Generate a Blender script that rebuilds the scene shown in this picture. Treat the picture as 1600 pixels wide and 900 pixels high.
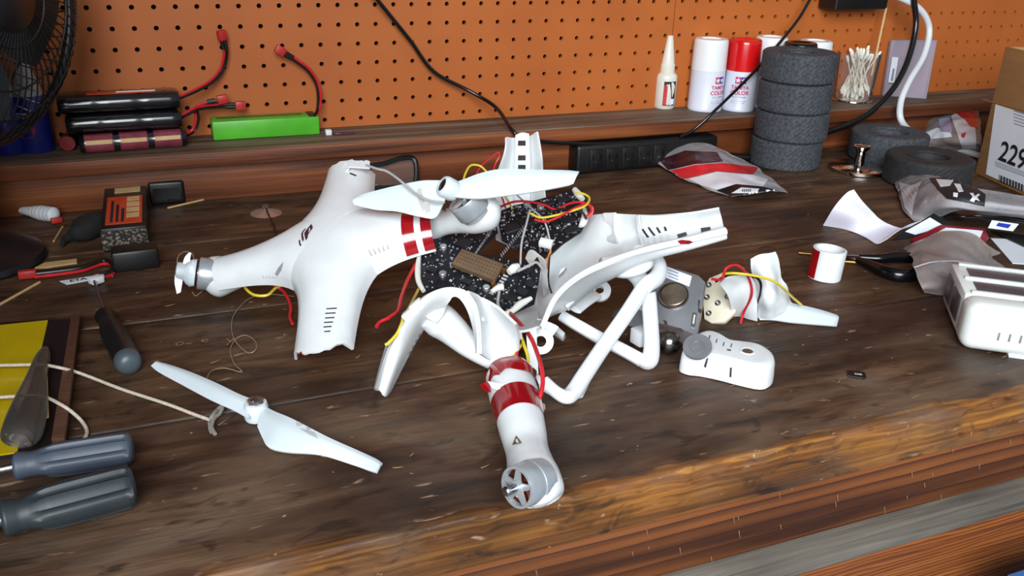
import bpy, bmesh, math, random
from mathutils import Vector, Matrix, noise
from mathutils.bvhtree import BVHTree
random.seed(7)
for o in list(bpy.data.objects): bpy.data.objects.remove(o)
SC = bpy.context.scene
COL = SC.collection
# ------------------------------------------------------------------ camera
F = 1381.08                                     # focal length in pixels of the 1600x900 frame
CAM = Vector((0.06197, -1.22629, 0.35468))
FW = Vector((0.35039206, 0.84940827, -0.39462767)).normalized()
RT = Vector((0.92849737, -0.37033411, 0.02729979)).normalized()
DN = FW.cross(RT).normalized()
RT = DN.cross(FW).normalized()
UP = -DN
cd = bpy.data.cameras.new('camera'); cd.sensor_width = 36; cd.lens = F / 1600 * 36
cd.clip_start = .01; cd.clip_end = 50
cam = bpy.data.objects.new('camera', cd); COL.objects.link(cam)
cam.matrix_world = Matrix(((RT.x, UP.x, -FW.x, CAM.x), (RT.y, UP.y, -FW.y, CAM.y), (RT.z, UP.z, -FW.z, CAM.z), (0, 0, 0, 1)))
SC.camera = cam
# ------------------------------------------------------------------ light
SC.view_settings.view_transform = 'Standard'; SC.view_settings.look = 'None'
SC.view_settings.gamma = 1; SC.view_settings.use_curve_mapping = False
SC.view_settings.exposure = 0.0
w = bpy.data.worlds.new('world'); SC.world = w; w.use_nodes = True
w.node_tree.nodes['Background'].inputs[0].default_value = (.80, .90, 1.0, 1)
w.node_tree.nodes['Background'].inputs[1].default_value = 0.26
def area(name, loc, target, sx, sy, power, col):
    l = bpy.data.lights.new(name, 'AREA'); l.shape = 'RECTANGLE'; l.size = sx; l.size_y = sy
    l.energy = power; l.color = col
    o = bpy.data.objects.new(name, l); COL.objects.link(o); o.location = loc
    o.rotation_euler = (Vector(target) - Vector(loc)).to_track_quat('-Z', 'Y').to_euler()
area('garage_door_daylight', (-0.75, -3.0, 1.45), (.5, -.4, 0), 2.0, 1.7, 178, (.95, .98, 1.0))
# ------------------------------------------------------------------ measuring helpers: where a sight line meets a real plane
def ray(x, y): return FW + RT * ((x - 800) / F) + DN * ((y - 450) / F)
def P(x, y, z=0.0):
    d = ray(x, y); return CAM + d * ((z - CAM.z) / d.z)
def PY(x, y, Y):
    d = ray(x, y); return CAM + d * ((Y - CAM.y) / d.y)
def D(x, y, dep): return CAM + ray(x, y) * dep
def PL(x, y, o, n):
    d = ray(x, y); return CAM + d * ((o - CAM).dot(n) / d.dot(n))
# ------------------------------------------------------------------ materials
def lin(h):
    h = h.lstrip('#'); r = []
    for i in (0, 2, 4):
        c = int(h[i:i + 2], 16) / 255; r.append(c / 12.92 if c <= .04045 else ((c + .055) / 1.055) ** 2.4)
    return (*r, 1)
MATS = {}
def M(name, col, rough=.5, metal=0, col2=None, scale=40, bump=0, bscale=200, stretch=None, alpha=1, trans=0, coat=0, spec=.5, mid=(.35, .65), sss=0, ior=None):
    if name in MATS: return MATS[name]
    m = bpy.data.materials.new(name); m.use_nodes = True; nt = m.node_tree; N = nt.nodes; L = nt.links
    b = N['Principled BSDF']
    b.inputs['Base Color'].default_value = lin(col); b.inputs['Roughness'].default_value = rough
    b.inputs['Metallic'].default_value = metal; b.inputs['Alpha'].default_value = alpha
    b.inputs['Transmission Weight'].default_value = trans; b.inputs['Coat Weight'].default_value = coat
    b.inputs['Specular IOR Level'].default_value = spec
    if ior: b.inputs['IOR'].default_value = ior
    if sss:
        b.inputs['Subsurface Weight'].default_value = sss; b.inputs['Subsurface Radius'].default_value = (.004, .003, .002)
    if col2 or bump:
        tc = N.new('ShaderNodeTexCoord'); mp = N.new('ShaderNodeMapping'); L.new(tc.outputs['Object'], mp.inputs[0])
        if stretch: mp.inputs['Scale'].default_value = stretch
    if col2:
        n = N.new('ShaderNodeTexNoise'); n.inputs['Scale'].default_value = scale; n.inputs['Detail'].default_value = 6
        L.new(mp.outputs[0], n.inputs[0]); r = N.new('ShaderNodeValToRGB')
        r.color_ramp.elements[0].position = mid[0]; r.color_ramp.elements[0].color = lin(col)
        r.color_ramp.elements[1].position = mid[1]; r.color_ramp.elements[1].color = lin(col2)
        L.new(n.outputs[0], r.inputs[0]); L.new(r.outputs[0], b.inputs['Base Color'])
    if bump:
        n = N.new('ShaderNodeTexNoise'); n.inputs['Scale'].default_value = bscale; n.inputs['Detail'].default_value = 4
        L.new(mp.outputs[0], n.inputs[0]); bp = N.new('ShaderNodeBump'); bp.inputs['Strength'].default_value = bump
        bp.inputs['Distance'].default_value = .001; L.new(n.outputs[0], bp.inputs['Height']); L.new(bp.outputs[0], b.inputs['Normal'])
    MATS[name] = m; return m
def wood(name, dark, midc, light, gx=2.2, gy=46, stain='1a120d', stain_amt=.6, rough=.55, front=None, scratch=.5, gold='a8722e', bands=0, haze=None, dist=5):
    m = bpy.data.materials.new(name); m.use_nodes = True; nt = m.node_tree; N = nt.nodes; L = nt.links; b = N['Principled BSDF']
    def nd(t, **k):
        n = N.new('ShaderNode' + t)
        for a, v in k.items(): setattr(n, a, v)
        return n
    tc = nd('TexCoord')
    def noise_(sx, sy, sz, sc, det, dist=0):
        mp = nd('Mapping'); mp.inputs['Scale'].default_value = (sx, sy, sz); L.new(tc.outputs['Object'], mp.inputs[0])
        n = nd('TexNoise'); n.inputs['Scale'].default_value = sc; n.inputs['Detail'].default_value = det; n.inputs['Distortion'].default_value = dist
        L.new(mp.outputs[0], n.inputs[0]); return n.outputs[0]
    def ramp(src, st):
        r = nd('ValToRGB'); e = r.color_ramp.elements
        while len(e) < len(st): e.new(.5)
        for i, (p, c) in enumerate(st): e[i].position = p; e[i].color = lin(c) if isinstance(c, str) else (c, c, c, 1)
        L.new(src, r.inputs[0]); return r.outputs[0]
    def mix(f, a, c, mode='MIX'):
        x = nd('Mix', data_type='RGBA', blend_type=mode)
        if isinstance(f, float): x.inputs[0].default_value = f
        else: L.new(f, x.inputs[0])
        L.new(a, x.inputs[6]) if not isinstance(a, str) else setattr(x.inputs[6], 'default_value', lin(a))
        L.new(c, x.inputs[7]) if not isinstance(c, str) else setattr(x.inputs[7], 'default_value', lin(c))
        return x.outputs[2]
    grain = noise_(gx, gy, gy, 1.6, 9, .6)
    col = ramp(grain, [(.3, dark), (.5, midc), (.72, light)])
    if bands:
        mp = nd('Mapping'); mp.inputs['Scale'].default_value = (1.1, 9, 9); L.new(tc.outputs['Object'], mp.inputs[0])
        wv = nd('TexWave', wave_type='BANDS', bands_direction='Z', wave_profile='SAW'); wv.inputs['Scale'].default_value = bands
        wv.inputs['Distortion'].default_value = dist; wv.inputs['Detail'].default_value = 3; wv.inputs['Detail Scale'].default_value = .8
        L.new(mp.outputs[0], wv.inputs[0])
        col = mix(ramp(wv.outputs[0], [(.35, 0.0), (.97, .9)]), col, dark)
    fine = noise_(gx * 3, gy * 4, gy * 4, 2.2, 4)
    if front is not None:                        # planed-off varnish: bare wood towards the worn front edge
        gp = nd('SeparateXYZ'); L.new(tc.outputs['Object'], gp.inputs[0])
        ma = nd('MapRange'); ma.inputs['From Min'].default_value = front + .020; ma.inputs['From Max'].default_value = front - .010
        L.new(gp.outputs['Y'], ma.inputs[0])
        nn = noise_(6, 14, 14, 2.6, 10, .6); ad = nd('Math', operation='ADD'); L.new(ma.outputs[0], ad.inputs[0]); L.new(nn, ad.inputs[1])
        g2 = ramp(noise_(3, 110, 110, 1.5, 6, .8), [(.3, '4a2c12'), (.5, '7d4d20'), (.72, gold)])
        col = mix(ramp(ad.outputs[0], [(.88, 0.0), (1.30, 1.0)]), col, g2)
    blot = noise_(3.2, 6.5, 6.5, 1.5, 8, .3)
    if haze:                                     # worn, dusty patches and scratches of a used bench top
        col = mix(ramp(noise_(3.5, 7, 7, 2.6, 10, .5), [(.45, 0.0), (.68, .7)]), col, haze)
        col = mix(ramp(noise_(9, 22, 22, 3.0, 8, 1.2), [(.56, 0.0), (.70, .75)]), col, dark)
    col = mix(ramp(blot, [(.42, 0.0), (.66, stain_amt)]), col, stain)
    col = mix(ramp(fine, [(.62, 0.0), (.8, scratch)]), col, light)
    if haze:
        col = mix(ramp(noise_(26, 95, 95, 1.6, 5, .4), [(.66, 0.0), (.74, .8)]), col, '9a8069')
        col = mix(ramp(noise_(50, 60, 60, 2.0, 3, 0), [(.72, 0.0), (.76, .7)]), col, 'a8977f')
    L.new(col, b.inputs['Base Color'])
    rr = ramp(blot, [(.3, rough + .12), (.7, rough - .12)]); L.new(rr, b.inputs['Roughness'])
    b.inputs['Specular IOR Level'].default_value = .4
    bp = nd('Bump'); bp.inputs['Strength'].default_value = .55; bp.inputs['Distance'].default_value = .0012
    s = nd('Math', operation='ADD'); L.new(grain, s.inputs[0]); L.new(fine, s.inputs[1]); L.new(s.outputs[0], bp.inputs['Height']); L.new(bp.outputs[0], b.inputs['Normal'])
    MATS[name] = m; return m
# ------------------------------------------------------------------ geometry helpers: a shape is (verts, faces)
def join(*gs):
    v, f = [], []
    for g in gs:
        n = len(v); v += list(g[0]); f += [tuple(i + n for i in q) for q in g[1]]
    return v, f
def xf(g, m): return [m @ Vector(p) for p in g[0]], g[1]
def frame(o, x=None, z=None, y=None):
    if z is not None and x is not None:
        z = Vector(z).normalized(); x = Vector(x); x = (x - z * x.dot(z)).normalized(); y = z.cross(x)
    elif z is not None:
        z = Vector(z).normalized(); x = z.orthogonal().normalized(); y = z.cross(x)
    elif x is not None and y is not None:
        x = Vector(x).normalized(); y = Vector(y); y = (y - x * y.dot(x)).normalized(); z = x.cross(y)
    else:
        x = Vector(x).normalized(); z = Vector((0, 0, 1)); z = (z - x * z.dot(x)).normalized(); y = z.cross(x)
    return Matrix(((x.x, y.x, z.x, o[0]), (x.y, y.y, z.y, o[1]), (x.z, y.z, z.z, o[2]), (0, 0, 0, 1)))
def from_bm(bm):
    bm.verts.index_update(); g = [v.co.copy() for v in bm.verts], [tuple(v.index for v in f.verts) for f in bm.faces]; bm.free(); return g
def box(sx, sy, sz, bev=0, seg=2, m=None, c=(0, 0, 0)):
    bm = bmesh.new(); bmesh.ops.create_cube(bm, size=1)
    for v in bm.verts: v.co = Vector((v.co.x * sx + c[0], v.co.y * sy + c[1], v.co.z * sz + c[2]))
    if bev: bmesh.ops.bevel(bm, geom=bm.edges[:], offset=bev, segments=seg, profile=.5, affect='EDGES')
    g = from_bm(bm); return xf(g, m) if m else g
def hexa(bot, top, bev=0, seg=2):               # eight corners, four below and four above
    bm = bmesh.new(); vs = [bm.verts.new(p) for p in list(bot) + list(top)]
    for q in ((3, 2, 1, 0), (4, 5, 6, 7), (0, 1, 5, 4), (1, 2, 6, 5), (2, 3, 7, 6), (3, 0, 4, 7)): bm.faces.new([vs[i] for i in q])
    bmesh.ops.recalc_face_normals(bm, faces=bm.faces[:])
    if bev: bmesh.ops.bevel(bm, geom=bm.edges[:], offset=bev, segments=seg, profile=.5, affect='EDGES')
    return from_bm(bm)
def plate(pts, n, th, bev=0, seg=2):            # flat outline in space with thickness th along -n
    n = Vector(n).normalized(); bm = bmesh.new(); k = len(pts)
    a = [bm.verts.new(Vector(p)) for p in pts]; b = [bm.verts.new(Vector(p) - n * th) for p in pts]
    bm.faces.new(a); bm.faces.new(b[::-1])
    for i in range(k): bm.faces.new((a[i], b[i], b[(i + 1) % k], a[(i + 1) % k]))
    bmesh.ops.recalc_face_normals(bm, faces=bm.faces[:])
    if bev:
        ed = [e for e in bm.edges if not any(len(f.verts) == 4 and f not in (bm.faces,) and False for f in e.link_faces)]
        ring = [e for e in bm.edges if any(len(f.verts) == k for f in e.link_faces)] if k > 4 else bm.edges[:]
        bmesh.ops.bevel(bm, geom=ring, offset=bev, segments=seg, profile=.5, affect='EDGES')
    return from_bm(bm)
def cr(p0, p1, p2, p3, t):
    return .5 * ((2 * p1) + (p2 - p0) * t + (2 * p0 - 5 * p1 + 4 * p2 - p3) * t * t + (3 * p1 - p0 - 3 * p2 + p3) * t ** 3)
def spl(pts, n, closed=False):                  # n samples per span
    k = len(pts); out = []
    if k == 2 and not closed: return [pts[0] + (pts[1] - pts[0]) * (i / n) for i in range(n + 1)]
    for i in range(k if closed else k - 1):
        if closed: a, b, c, d = pts[i - 1], pts[i], pts[(i + 1) % k], pts[(i + 2) % k]
        else:
            b, c = pts[i], pts[i + 1]; a = pts[i - 1] if i else b * 2 - c; d = pts[i + 2] if i + 2 < k else c * 2 - b
        for j in range(n): out.append(cr(a, b, c, d, j / n))
    if not closed: out.append(pts[-1])
    return out
def tube(pts, r, seg=8, n=6, flat=1.0, cap=True, upv=None, smooth=True, power=2.0, closed=False):
    pts = [Vector(p) for p in pts]
    if isinstance(r, (list, tuple)):
        rs = spl([Vector((x, 0, 0)) for x in r], n, closed) if smooth else [Vector((x, 0, 0)) for x in r]; rs = [max(1e-5, v.x) for v in rs]
    q = spl(pts, n, closed) if smooth else pts
    if not isinstance(r, (list, tuple)): rs = [r] * len(q)
    V, Fc = [], []; k = len(q)
    t0 = (q[1] - q[0]).normalized(); u = Vector(upv) if upv is not None else t0.orthogonal()
    for i, p in enumerate(q):
        if closed: t = (q[(i + 1) % k] - q[i - 1]).normalized()
        else: t = (q[min(i + 1, k - 1)] - q[max(i - 1, 0)]).normalized()
        if upv is not None: u = Vector(upv)
        u = (u - t * u.dot(t)).normalized(); s = t.cross(u)
        for j in range(seg):
            a = 2 * math.pi * j / seg + (math.pi / seg); c_, s_ = math.cos(a), math.sin(a)
            c_ = math.copysign(abs(c_) ** (2 / power), c_); s_ = math.copysign(abs(s_) ** (2 / power), s_)
            V.append(p + u * (c_ * rs[i] * flat) + s * (s_ * rs[i]))
    for i in range(k if closed else k - 1):
        for j in range(seg):
            a = i * seg + j; b = i * seg + (j + 1) % seg; e = ((i + 1) % k) * seg
            Fc.append((a, b, e + (j + 1) % seg, e + j))
    if cap and not closed: Fc.append(tuple(range(seg))[::-1]); Fc.append(tuple(range((k - 1) * seg, k * seg)))
    return V, Fc
def lathe(prof, seg=32, m=None, fn=None, endcap=True):       # profile of (radius, height); fn(angle, i) scales the radius
    V, Fc = [], []; k = len(prof)
    for i, (r, z) in enumerate(prof):
        for j in range(seg):
            a = 2 * math.pi * j / seg; s = fn(a, i) if fn else 1
            V.append(Vector((r * s * math.cos(a), r * s * math.sin(a), z)))
    for i in range(k - 1):
        for j in range(seg):
            a, b = i * seg + j, i * seg + (j + 1) % seg; Fc.append((a, b, b + seg, a + seg))
    if prof[0][0] > 1e-6: Fc.append(tuple(range(seg))[::-1])
    if prof[-1][0] > 1e-6 and endcap: Fc.append(tuple(range((k - 1) * seg, k * seg)))
    return xf((V, Fc), m) if m else (V, Fc)
def ring(prof, seg=32, m=None, fn=None):        # closed profile turned round an axis
    V, Fc = [], []; k = len(prof)
    for i, (r, z) in enumerate(prof):
        for j in range(seg):
            a = 2 * math.pi * j / seg; s = fn(a, i) if fn else 1; V.append(Vector((r * s * math.cos(a), r * s * math.sin(a), z)))
    for i in range(k):
        for j in range(seg):
            a, b = i * seg + j, i * seg + (j + 1) % seg; c = ((i + 1) % k) * seg; Fc.append((a, b, c + (j + 1) % seg, c + j))
    return xf((V, Fc), m) if m else (V, Fc)
def thick(rows, th, flip=False):                # grid of points -> slab with a rim
    nu, nv = len(rows), len(rows[0]); V = [p for r in rows for p in r]; N = [Vector() for _ in V]; q = []
    for i in range(nu - 1):
        for j in range(nv - 1):
            a = i * nv + j; f = (a, a + 1, a + nv + 1, a + nv); q.append(f)
            n = (V[f[2]] - V[f[0]]).cross(V[f[3]] - V[f[1]])
            for k in f: N[k] += n
    N = [(n.normalized() if n.length > 0 else Vector((0, 0, 1))) * (-1 if flip else 1) for n in N]; k = len(V)
    W = V + [p - n * th for p, n in zip(V, N)]
    fs = [f if not flip else f[::-1] for f in q] + [tuple(i + k for i in (f[::-1] if not flip else f)) for f in q]
    b = [j for j in range(nv)] + [i * nv + nv - 1 for i in range(1, nu)] + [(nu - 1) * nv + j for j in range(nv - 2, -1, -1)] + [i * nv for i in range(nu - 2, 0, -1)]
    for i in range(len(b)):
        a, c = b[i], b[(i + 1) % len(b)]; fs.append((c, a, a + k, c + k) if not flip else (a, c, c + k, a + k))
    return W, fs
def grid(ctrl, nu=6, nv=6):
    rows = [spl([Vector(p) for p in r], nv) for r in ctrl]; cols = [spl([r[j] for r in rows], nu) for j in range(len(rows[0]))]
    return [[cols[j][i] for j in range(len(cols))] for i in range(len(cols[0]))]
def surf(ctrl, th, nu=6, nv=6, flip=False): return thick(grid(ctrl, nu, nv), th, flip)
def text(s, size, align='CENTER', bold=0):
    c = bpy.data.curves.new('t', 'FONT'); c.body = s; c.size = size; c.align_x = align; c.align_y = 'CENTER'; c.offset = bold; c.resolution_u = 3
    o = bpy.data.objects.new('t', c); COL.objects.link(o); dg = bpy.context.evaluated_depsgraph_get()
    me = bpy.data.meshes.new_from_object(o.evaluated_get(dg)); g = [v.co.copy() for v in me.vertices], [tuple(p.vertices) for p in me.polygons]
    bpy.data.objects.remove(o); bpy.data.meshes.remove(me); return g
def rootloc(o):
    while o.parent: o = o.parent
    return o.location.copy()
def mk(name, g, mat, parent=None, smooth=40, label=None, cat=None, group=None, kind=None, base=None):
    V, Fc = g; V = [Vector(p) for p in V]
    if parent is None:
        if base is None:
            xs = [p.x for p in V]; ys = [p.y for p in V]; base = Vector(((min(xs) + max(xs)) / 2, (min(ys) + max(ys)) / 2, min(p.z for p in V)))
        off = Vector(base)
    else: off = rootloc(parent)
    me = bpy.data.meshes.new(name); me.from_pydata([tuple(p - off) for p in V], [], Fc); me.update()
    if smooth:
        me.shade_smooth(); me.set_sharp_from_angle(angle=math.radians(smooth))
    if mat: me.materials.append(MATS[mat] if isinstance(mat, str) else mat)
    o = bpy.data.objects.new(name, me); COL.objects.link(o)
    if parent: o.parent = parent
    else: o.location = off
    for k, v in (('label', label), ('category', cat), ('group', group), ('kind', kind)):
        if v: o[k] = v
    return o
def thing(name, loc, label, cat, group=None, kind=None):
    o = bpy.data.objects.new(name, None); COL.objects.link(o); o.location = loc; o.empty_display_size = .02
    o['label'] = label
    if cat: o['category'] = cat
    if group: o['group'] = group
    if kind: o['kind'] = kind
    return o
def dup(o, parent=None, **k):
    c = o.copy(); COL.objects.link(c); c.parent = parent
    for a, v in k.items(): c[a] = v
    for ch in [x for x in o.children]: dup(ch, c)
    return c
def bvh(g): return BVHTree.FromPolygons([tuple(p) for p in g[0]], g[1])
def hit(x, y, tree):
    d = ray(x, y).normalized(); h = tree.ray_cast(CAM, d)
    return (h[0], h[1] if h[1].dot(d) < 0 else -h[1]) if h[0] else (None, None)
def decal(polys, tree, off=.0004, cuts=3):       # flat print laid on a curved surface
    bm = bmesh.new()
    for poly in polys: bm.faces.new([bm.verts.new((p[0], p[1], 0)) for p in poly])
    bmesh.ops.triangulate(bm, faces=bm.faces[:])
    for _ in range(cuts):
        ed = [e for e in bm.edges if e.calc_length() > 2.5]
        if ed: bmesh.ops.subdivide_edges(bm, edges=ed, cuts=1, use_grid_fill=False); bmesh.ops.triangulate(bm, faces=bm.faces[:])
    dead = []
    for v in bm.verts:
        h = hit(v.co.x, v.co.y, tree)
        if h[0] is None: dead.append(v)
        else: v.co = h[0] + h[1] * off
    if dead: bmesh.ops.delete(bm, geom=dead, context='VERTS')
    return from_bm(bm)
Z = Vector((0, 0, 1)); X = Vector((1, 0, 0)); Y = Vector((0, 1, 0))
# ------------------------------------------------------------------ materials used all over
wood('bench_wood', '20140c', '4c321f', '6a4d38', gx=5, gy=36, stain='15100d', stain_amt=.7, rough=.55, scratch=.25, haze='664f39')
wood('bench_wood_front', '22160e', '4b3120', '6b523d', gx=5, gy=34, stain='17110e', stain_amt=.7, rough=.55, front=-.795, scratch=.25, haze='6d5a4a')
wood('apron_wood', '35180a', '78441f', '8e5226', gx=.8, gy=24, stain='2c1a12', stain_amt=.35, rough=.6, scratch=.1, bands=3.0, dist=3.0)
wood('lower_wood', '48210d', '8a4c1e', 'a5642e', gx=1.0, gy=60, stain='3a2114', stain_amt=.25, rough=.6, scratch=.15, bands=9, dist=9)
wood('grey_wood', '3d3831', '5d574f', '7d776d', gx=2, gy=50, stain='2e2a26', stain_amt=.5, rough=.7)
wood('ledge_wood', '45352a', '6a5848', '8b7a68', gx=2.0, gy=38, stain='2a1c14', stain_amt=.5, rough=.65)
wood('beam_wood', '3f1c0c', '753c1b', '93552a', gx=1.2, gy=34, stain='2b150b', stain_amt=.5, rough=.55, scratch=.1)
M('peg_orange', 'a8571f', .6, col2='b26024', scale=9, bump=.15, bscale=60, mid=(.3, .7))
M('wall_dark', '2a1610', .9, col2='33190f', scale=10)
M('white_plastic', 'dde2e4', .3, coat=.15, col2='e4e8e9', scale=30, spec=.5)
M('white_matt', 'dfe3e6', .5, col2='d6dade', scale=25)
M('black_plastic', '0b0b0c', .42, col2='121214', scale=60)
M('black_gloss', '08080a', .2, col2='0d0d10', scale=30)
M('dark_grey', '25272b', .45, col2='2d3035', scale=80)
M('wire_red', 'c8202a', .35, col2='b81a24', scale=80)
M('wire_yellow', 'd8c23a', .35, col2='cdb52e', scale=80)
M('wire_black', '0a0a0a', .35, col2='121212', scale=80)
M('wire_grey', 'a9a9a8', .4, col2='9c9c9b', scale=80)
M('connector_red', 'c0302c', .4, col2='a82824', scale=60)
M('silver', 'b9bcc0', .28, 1, col2='a7abb0', scale=90)
M('steel_dark', '8b8680', .22, 1, col2='77736d', scale=90)
M('chrome', 'd2c9c2', .08, 1, col2='c8bdb6', scale=20)
M('copper', '7a3b1c', .35, .8, col2='532612', scale=300)
M('red_tape', '9c0a17', .16, coat=.5, col2='84060f', scale=25)
M('paper_white', 'dcdcea', .7, col2='d3d3e2', scale=12)
M('card_white', 'dfe6ee', .6, col2='d6dee8', scale=15)
M('print_black', '15151a', .6, col2='1b1b20', scale=50)
M('cord_white', 'cfc6b6', .8, col2='b9ae9c', scale=400, bump=.4, bscale=900)
M('pale_wood', 'c6a878', .7, col2='b89866', scale=60, stretch=(1, 6, 6))
# ------------------------------------------------------------------ back wall with its two pegboard panels
wl = thing('wall_back', (0, .03, 0), 'back wall of the workshop behind the bench, hung with orange pegboard', None, kind='structure')
mk('wall_face', box(5.4, .04, 2.6, c=(.6, .045, .9)), 'wall_dark', wl, 0)
def pegpanel(x0, x1, z0, z1):
    p = .0254; V, Fc = [], []; n = 12
    def add(cx, cz, xa, xb, za, zb, hole=True):
        k = len(V); bd = []
        for a, b in (((xa, za), (xb, za)), ((xb, za), (xb, zb)), ((xb, zb), (xa, zb)), ((xa, zb), (xa, za))):
            for t in range(3): bd.append((a[0] + (b[0] - a[0]) * t / 3, a[1] + (b[1] - a[1]) * t / 3))
        if not hole:
            V.extend(Vector((x, 0, z)) for x, z in (bd[0], bd[3], bd[6], bd[9])); Fc.append((k, k + 1, k + 2, k + 3)); return
        V.extend(Vector((x, 0, z)) for x, z in bd)
        for y in (0, .0055):
            for j in range(n):
                a = math.radians(-135 + 30 * j); V.append(Vector((cx + .0031 * math.cos(a), y, cz + .0031 * math.sin(a))))
        for j in range(n):
            b = (j + 1) % n; Fc.append((k + j, k + b, k + n + b, k + n + j)); Fc.append((k + n + j, k + n + b, k + 2 * n + b, k + 2 * n + j))
    c0, c1 = math.ceil((x0 + .004) / p), math.floor((x1 - .004) / p); r0, r1 = math.ceil((z0 - .23) / p), math.floor((z1 - .23) / p)
    for c in range(c0, c1 + 1):
        xa = x0 if c == c0 else (c - .5) * p; xb = x1 if c == c1 else (c + .5) * p
        for r in range(r0, r1 + 1):
            za = z0 if r == r0 else .23 + (r - .5) * p; zb = z1 if r == r1 else .23 + (r + .5) * p
            add(c * p, .23 + r * p, xa, xb, za, zb)
    k = len(V); V.extend(Vector(q) for q in ((x0, 0, z0), (x0, .0055, z0), (x0, .0055, z1), (x0, 0, z1), (x1, 0, z0), (x1, .0055, z0), (x1, .0055, z1), (x1, 0, z1)))
    Fc += [(k, k + 1, k + 2, k + 3), (k + 4, k + 7, k + 6, k + 5)]
    return V, Fc
mk('pegboard_panel', pegpanel(-.268, .8250, .03, .62), 'peg_orange', wl, 0, label='long orange pegboard panel left of the seam')
mk('pegboard_panel', pegpanel(.8262, 2.1, .03, .62), 'peg_orange', wl, 0, label='orange pegboard panel right of the seam behind the spray cans')
# unseen slab added beside the bench to block light from its left end
mk('light_blocker_left', box(.06, 1.12, 2.6, c=(-.30, -.57, .9)), 'wall_dark', None, 0, kind='structure', label='unseen dark slab added to shade the left end of the bench')
# ------------------------------------------------------------------ workbench
def noisy_plank(x0, x1, y0, y1, z0, z1, nx=180, chip=0.0, seed=0):
    # section round the plank: worn, rounded top edges; chipped along the front
    sec = [(y0, z0), (y0, z1 - .008), (y0 + .0003, z1 - .0016), (y0 + .0016, z1 - .0002)] + [(y0 + .006 + (y1 - y0 - .012) * i / 8, z1) for i in range(9)] + [(y1 - .0012, z1 - .0002), (y1, z1 - .0015), (y1, z0)]
    V, Fc = [], []; k = len(sec)
    for i in range(nx + 1):
        x = x0 + (x1 - x0) * i / nx
        for j, (y, z) in enumerate(sec):
            p = Vector((x, y, z))
            e = max(0, 1 - (y - y0) / .035)
            if chip and z > z0 + .001:
                a = noise.noise(Vector((x * 22, seed, 1))) ; b = noise.noise(Vector((x * 90, y * 120, seed + 4)))
                p.y += e * chip * (.35 * a + .35 * b + .3) ; p.z -= e * chip * max(0, a * .6 + b * .5 + .1) * .9
            p.z += .0006 * noise.noise(Vector((x * 7, y * 18, seed)))*(1 if j > 2 else 0)
            V.append(p)
    for i in range(nx):
        for j in range(k):
            a, b = i * k + j, i * k + (j + 1) % k; Fc.append((a, b, b + k, a + k))
    Fc.append(tuple(range(k))[::-1]); Fc.append(tuple(range(nx * k, nx * k + k)))
    return V, Fc
wb = thing('workbench', (0, 0, 0), 'old dark-stained plank workbench with a worn golden front edge', 'workbench')
for i, (a, b) in enumerate(((-.798, -.6157), (-.6143, -.4307), (-.4293, -.2317), (-.2303, 0.0))):
    mk('plank', noisy_plank(-.265, 2.0, a, b, -.038, 0, chip=.007 if i == 0 else .0012, seed=i * 5), 'bench_wood_front' if i == 0 else 'bench_wood', wb, 50)
mk('apron_board', box(2.26, .03, .056, .002, c=(.865, -.779, -.0665)), 'apron_wood', wb)
mk('shelf_board', box(2.26, .20, .018, .0015, c=(.865, -.712, -.1035)), 'grey_wood', wb)
mk('drawer_front', box(2.26, .03, .2, .002, c=(.865, -.7925, -.213)), 'lower_wood', wb)
# ------------------------------------------------------------------ ledge along the wall
lg = thing('wall_ledge', (.6, -.05, 0), 'low brown wooden ledge running along the foot of the pegboard', 'ledge')
mk('top_board', noisy_plank(-.265, 2.0, -.092, 0, .049, .067, chip=.0015, seed=31), 'ledge_wood', lg, 50)
mk('front_strip', box(2.26, .004, .018, .001, c=(.865, -.0935, .0575)), 'beam_wood', lg)
mk('back_beam', box(2.26, .078, .049, .0015, c=(.865, -.039, .0245)), 'beam_wood', lg)

# carved letters and loose slivers of the worn bench
M('fresh_wood', '9a7850', .8, col2='6a4e34', scale=260); M('sliver', '94754c', .8, col2='80623c', scale=90)
dj = (P(400, 527) - P(280, 537)).normalized()
for ch_, px, py, sz in (('o', 281, 536, .016), ('e', 320, 531, .015), ('y', 360, 531, .018)):
    g = text(ch_, sz); mk('carved_letter', xf(g, frame(P(px, py, .0012), dj, Z)), 'fresh_wood', wb, 0)
rs = random.Random(21); gs = []
for i in range(34):
    x = rs.uniform(-.05, 1.0); y = -.797 + abs(rs.gauss(0, .07)) if i % 3 else rs.uniform(-.79, -.25); a = rs.gauss(0, .6); l = rs.uniform(.002, .010)
    gs.append(tube([Vector((x, y, .0004)), Vector((x + l * .5 * math.cos(a), y + l * .5 * math.sin(a), .0008)), Vector((x + l * math.cos(a + .3), y + l * math.sin(a + .3), .0004))], [.0003, .0004, .0002], 4, 2))
for i in range(40):
    x = rs.uniform(.25, .95); z = rs.uniform(-.09, -.04); l = rs.uniform(.002, .007)
    gs.append(tube([Vector((x, -.7945, z)), Vector((x + l * .2, -.7955, z - l))], [.0004, .0002], 4, 1))
mk('wood_slivers', join(*gs), 'sliver', wb, 0, kind='stuff')
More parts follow.
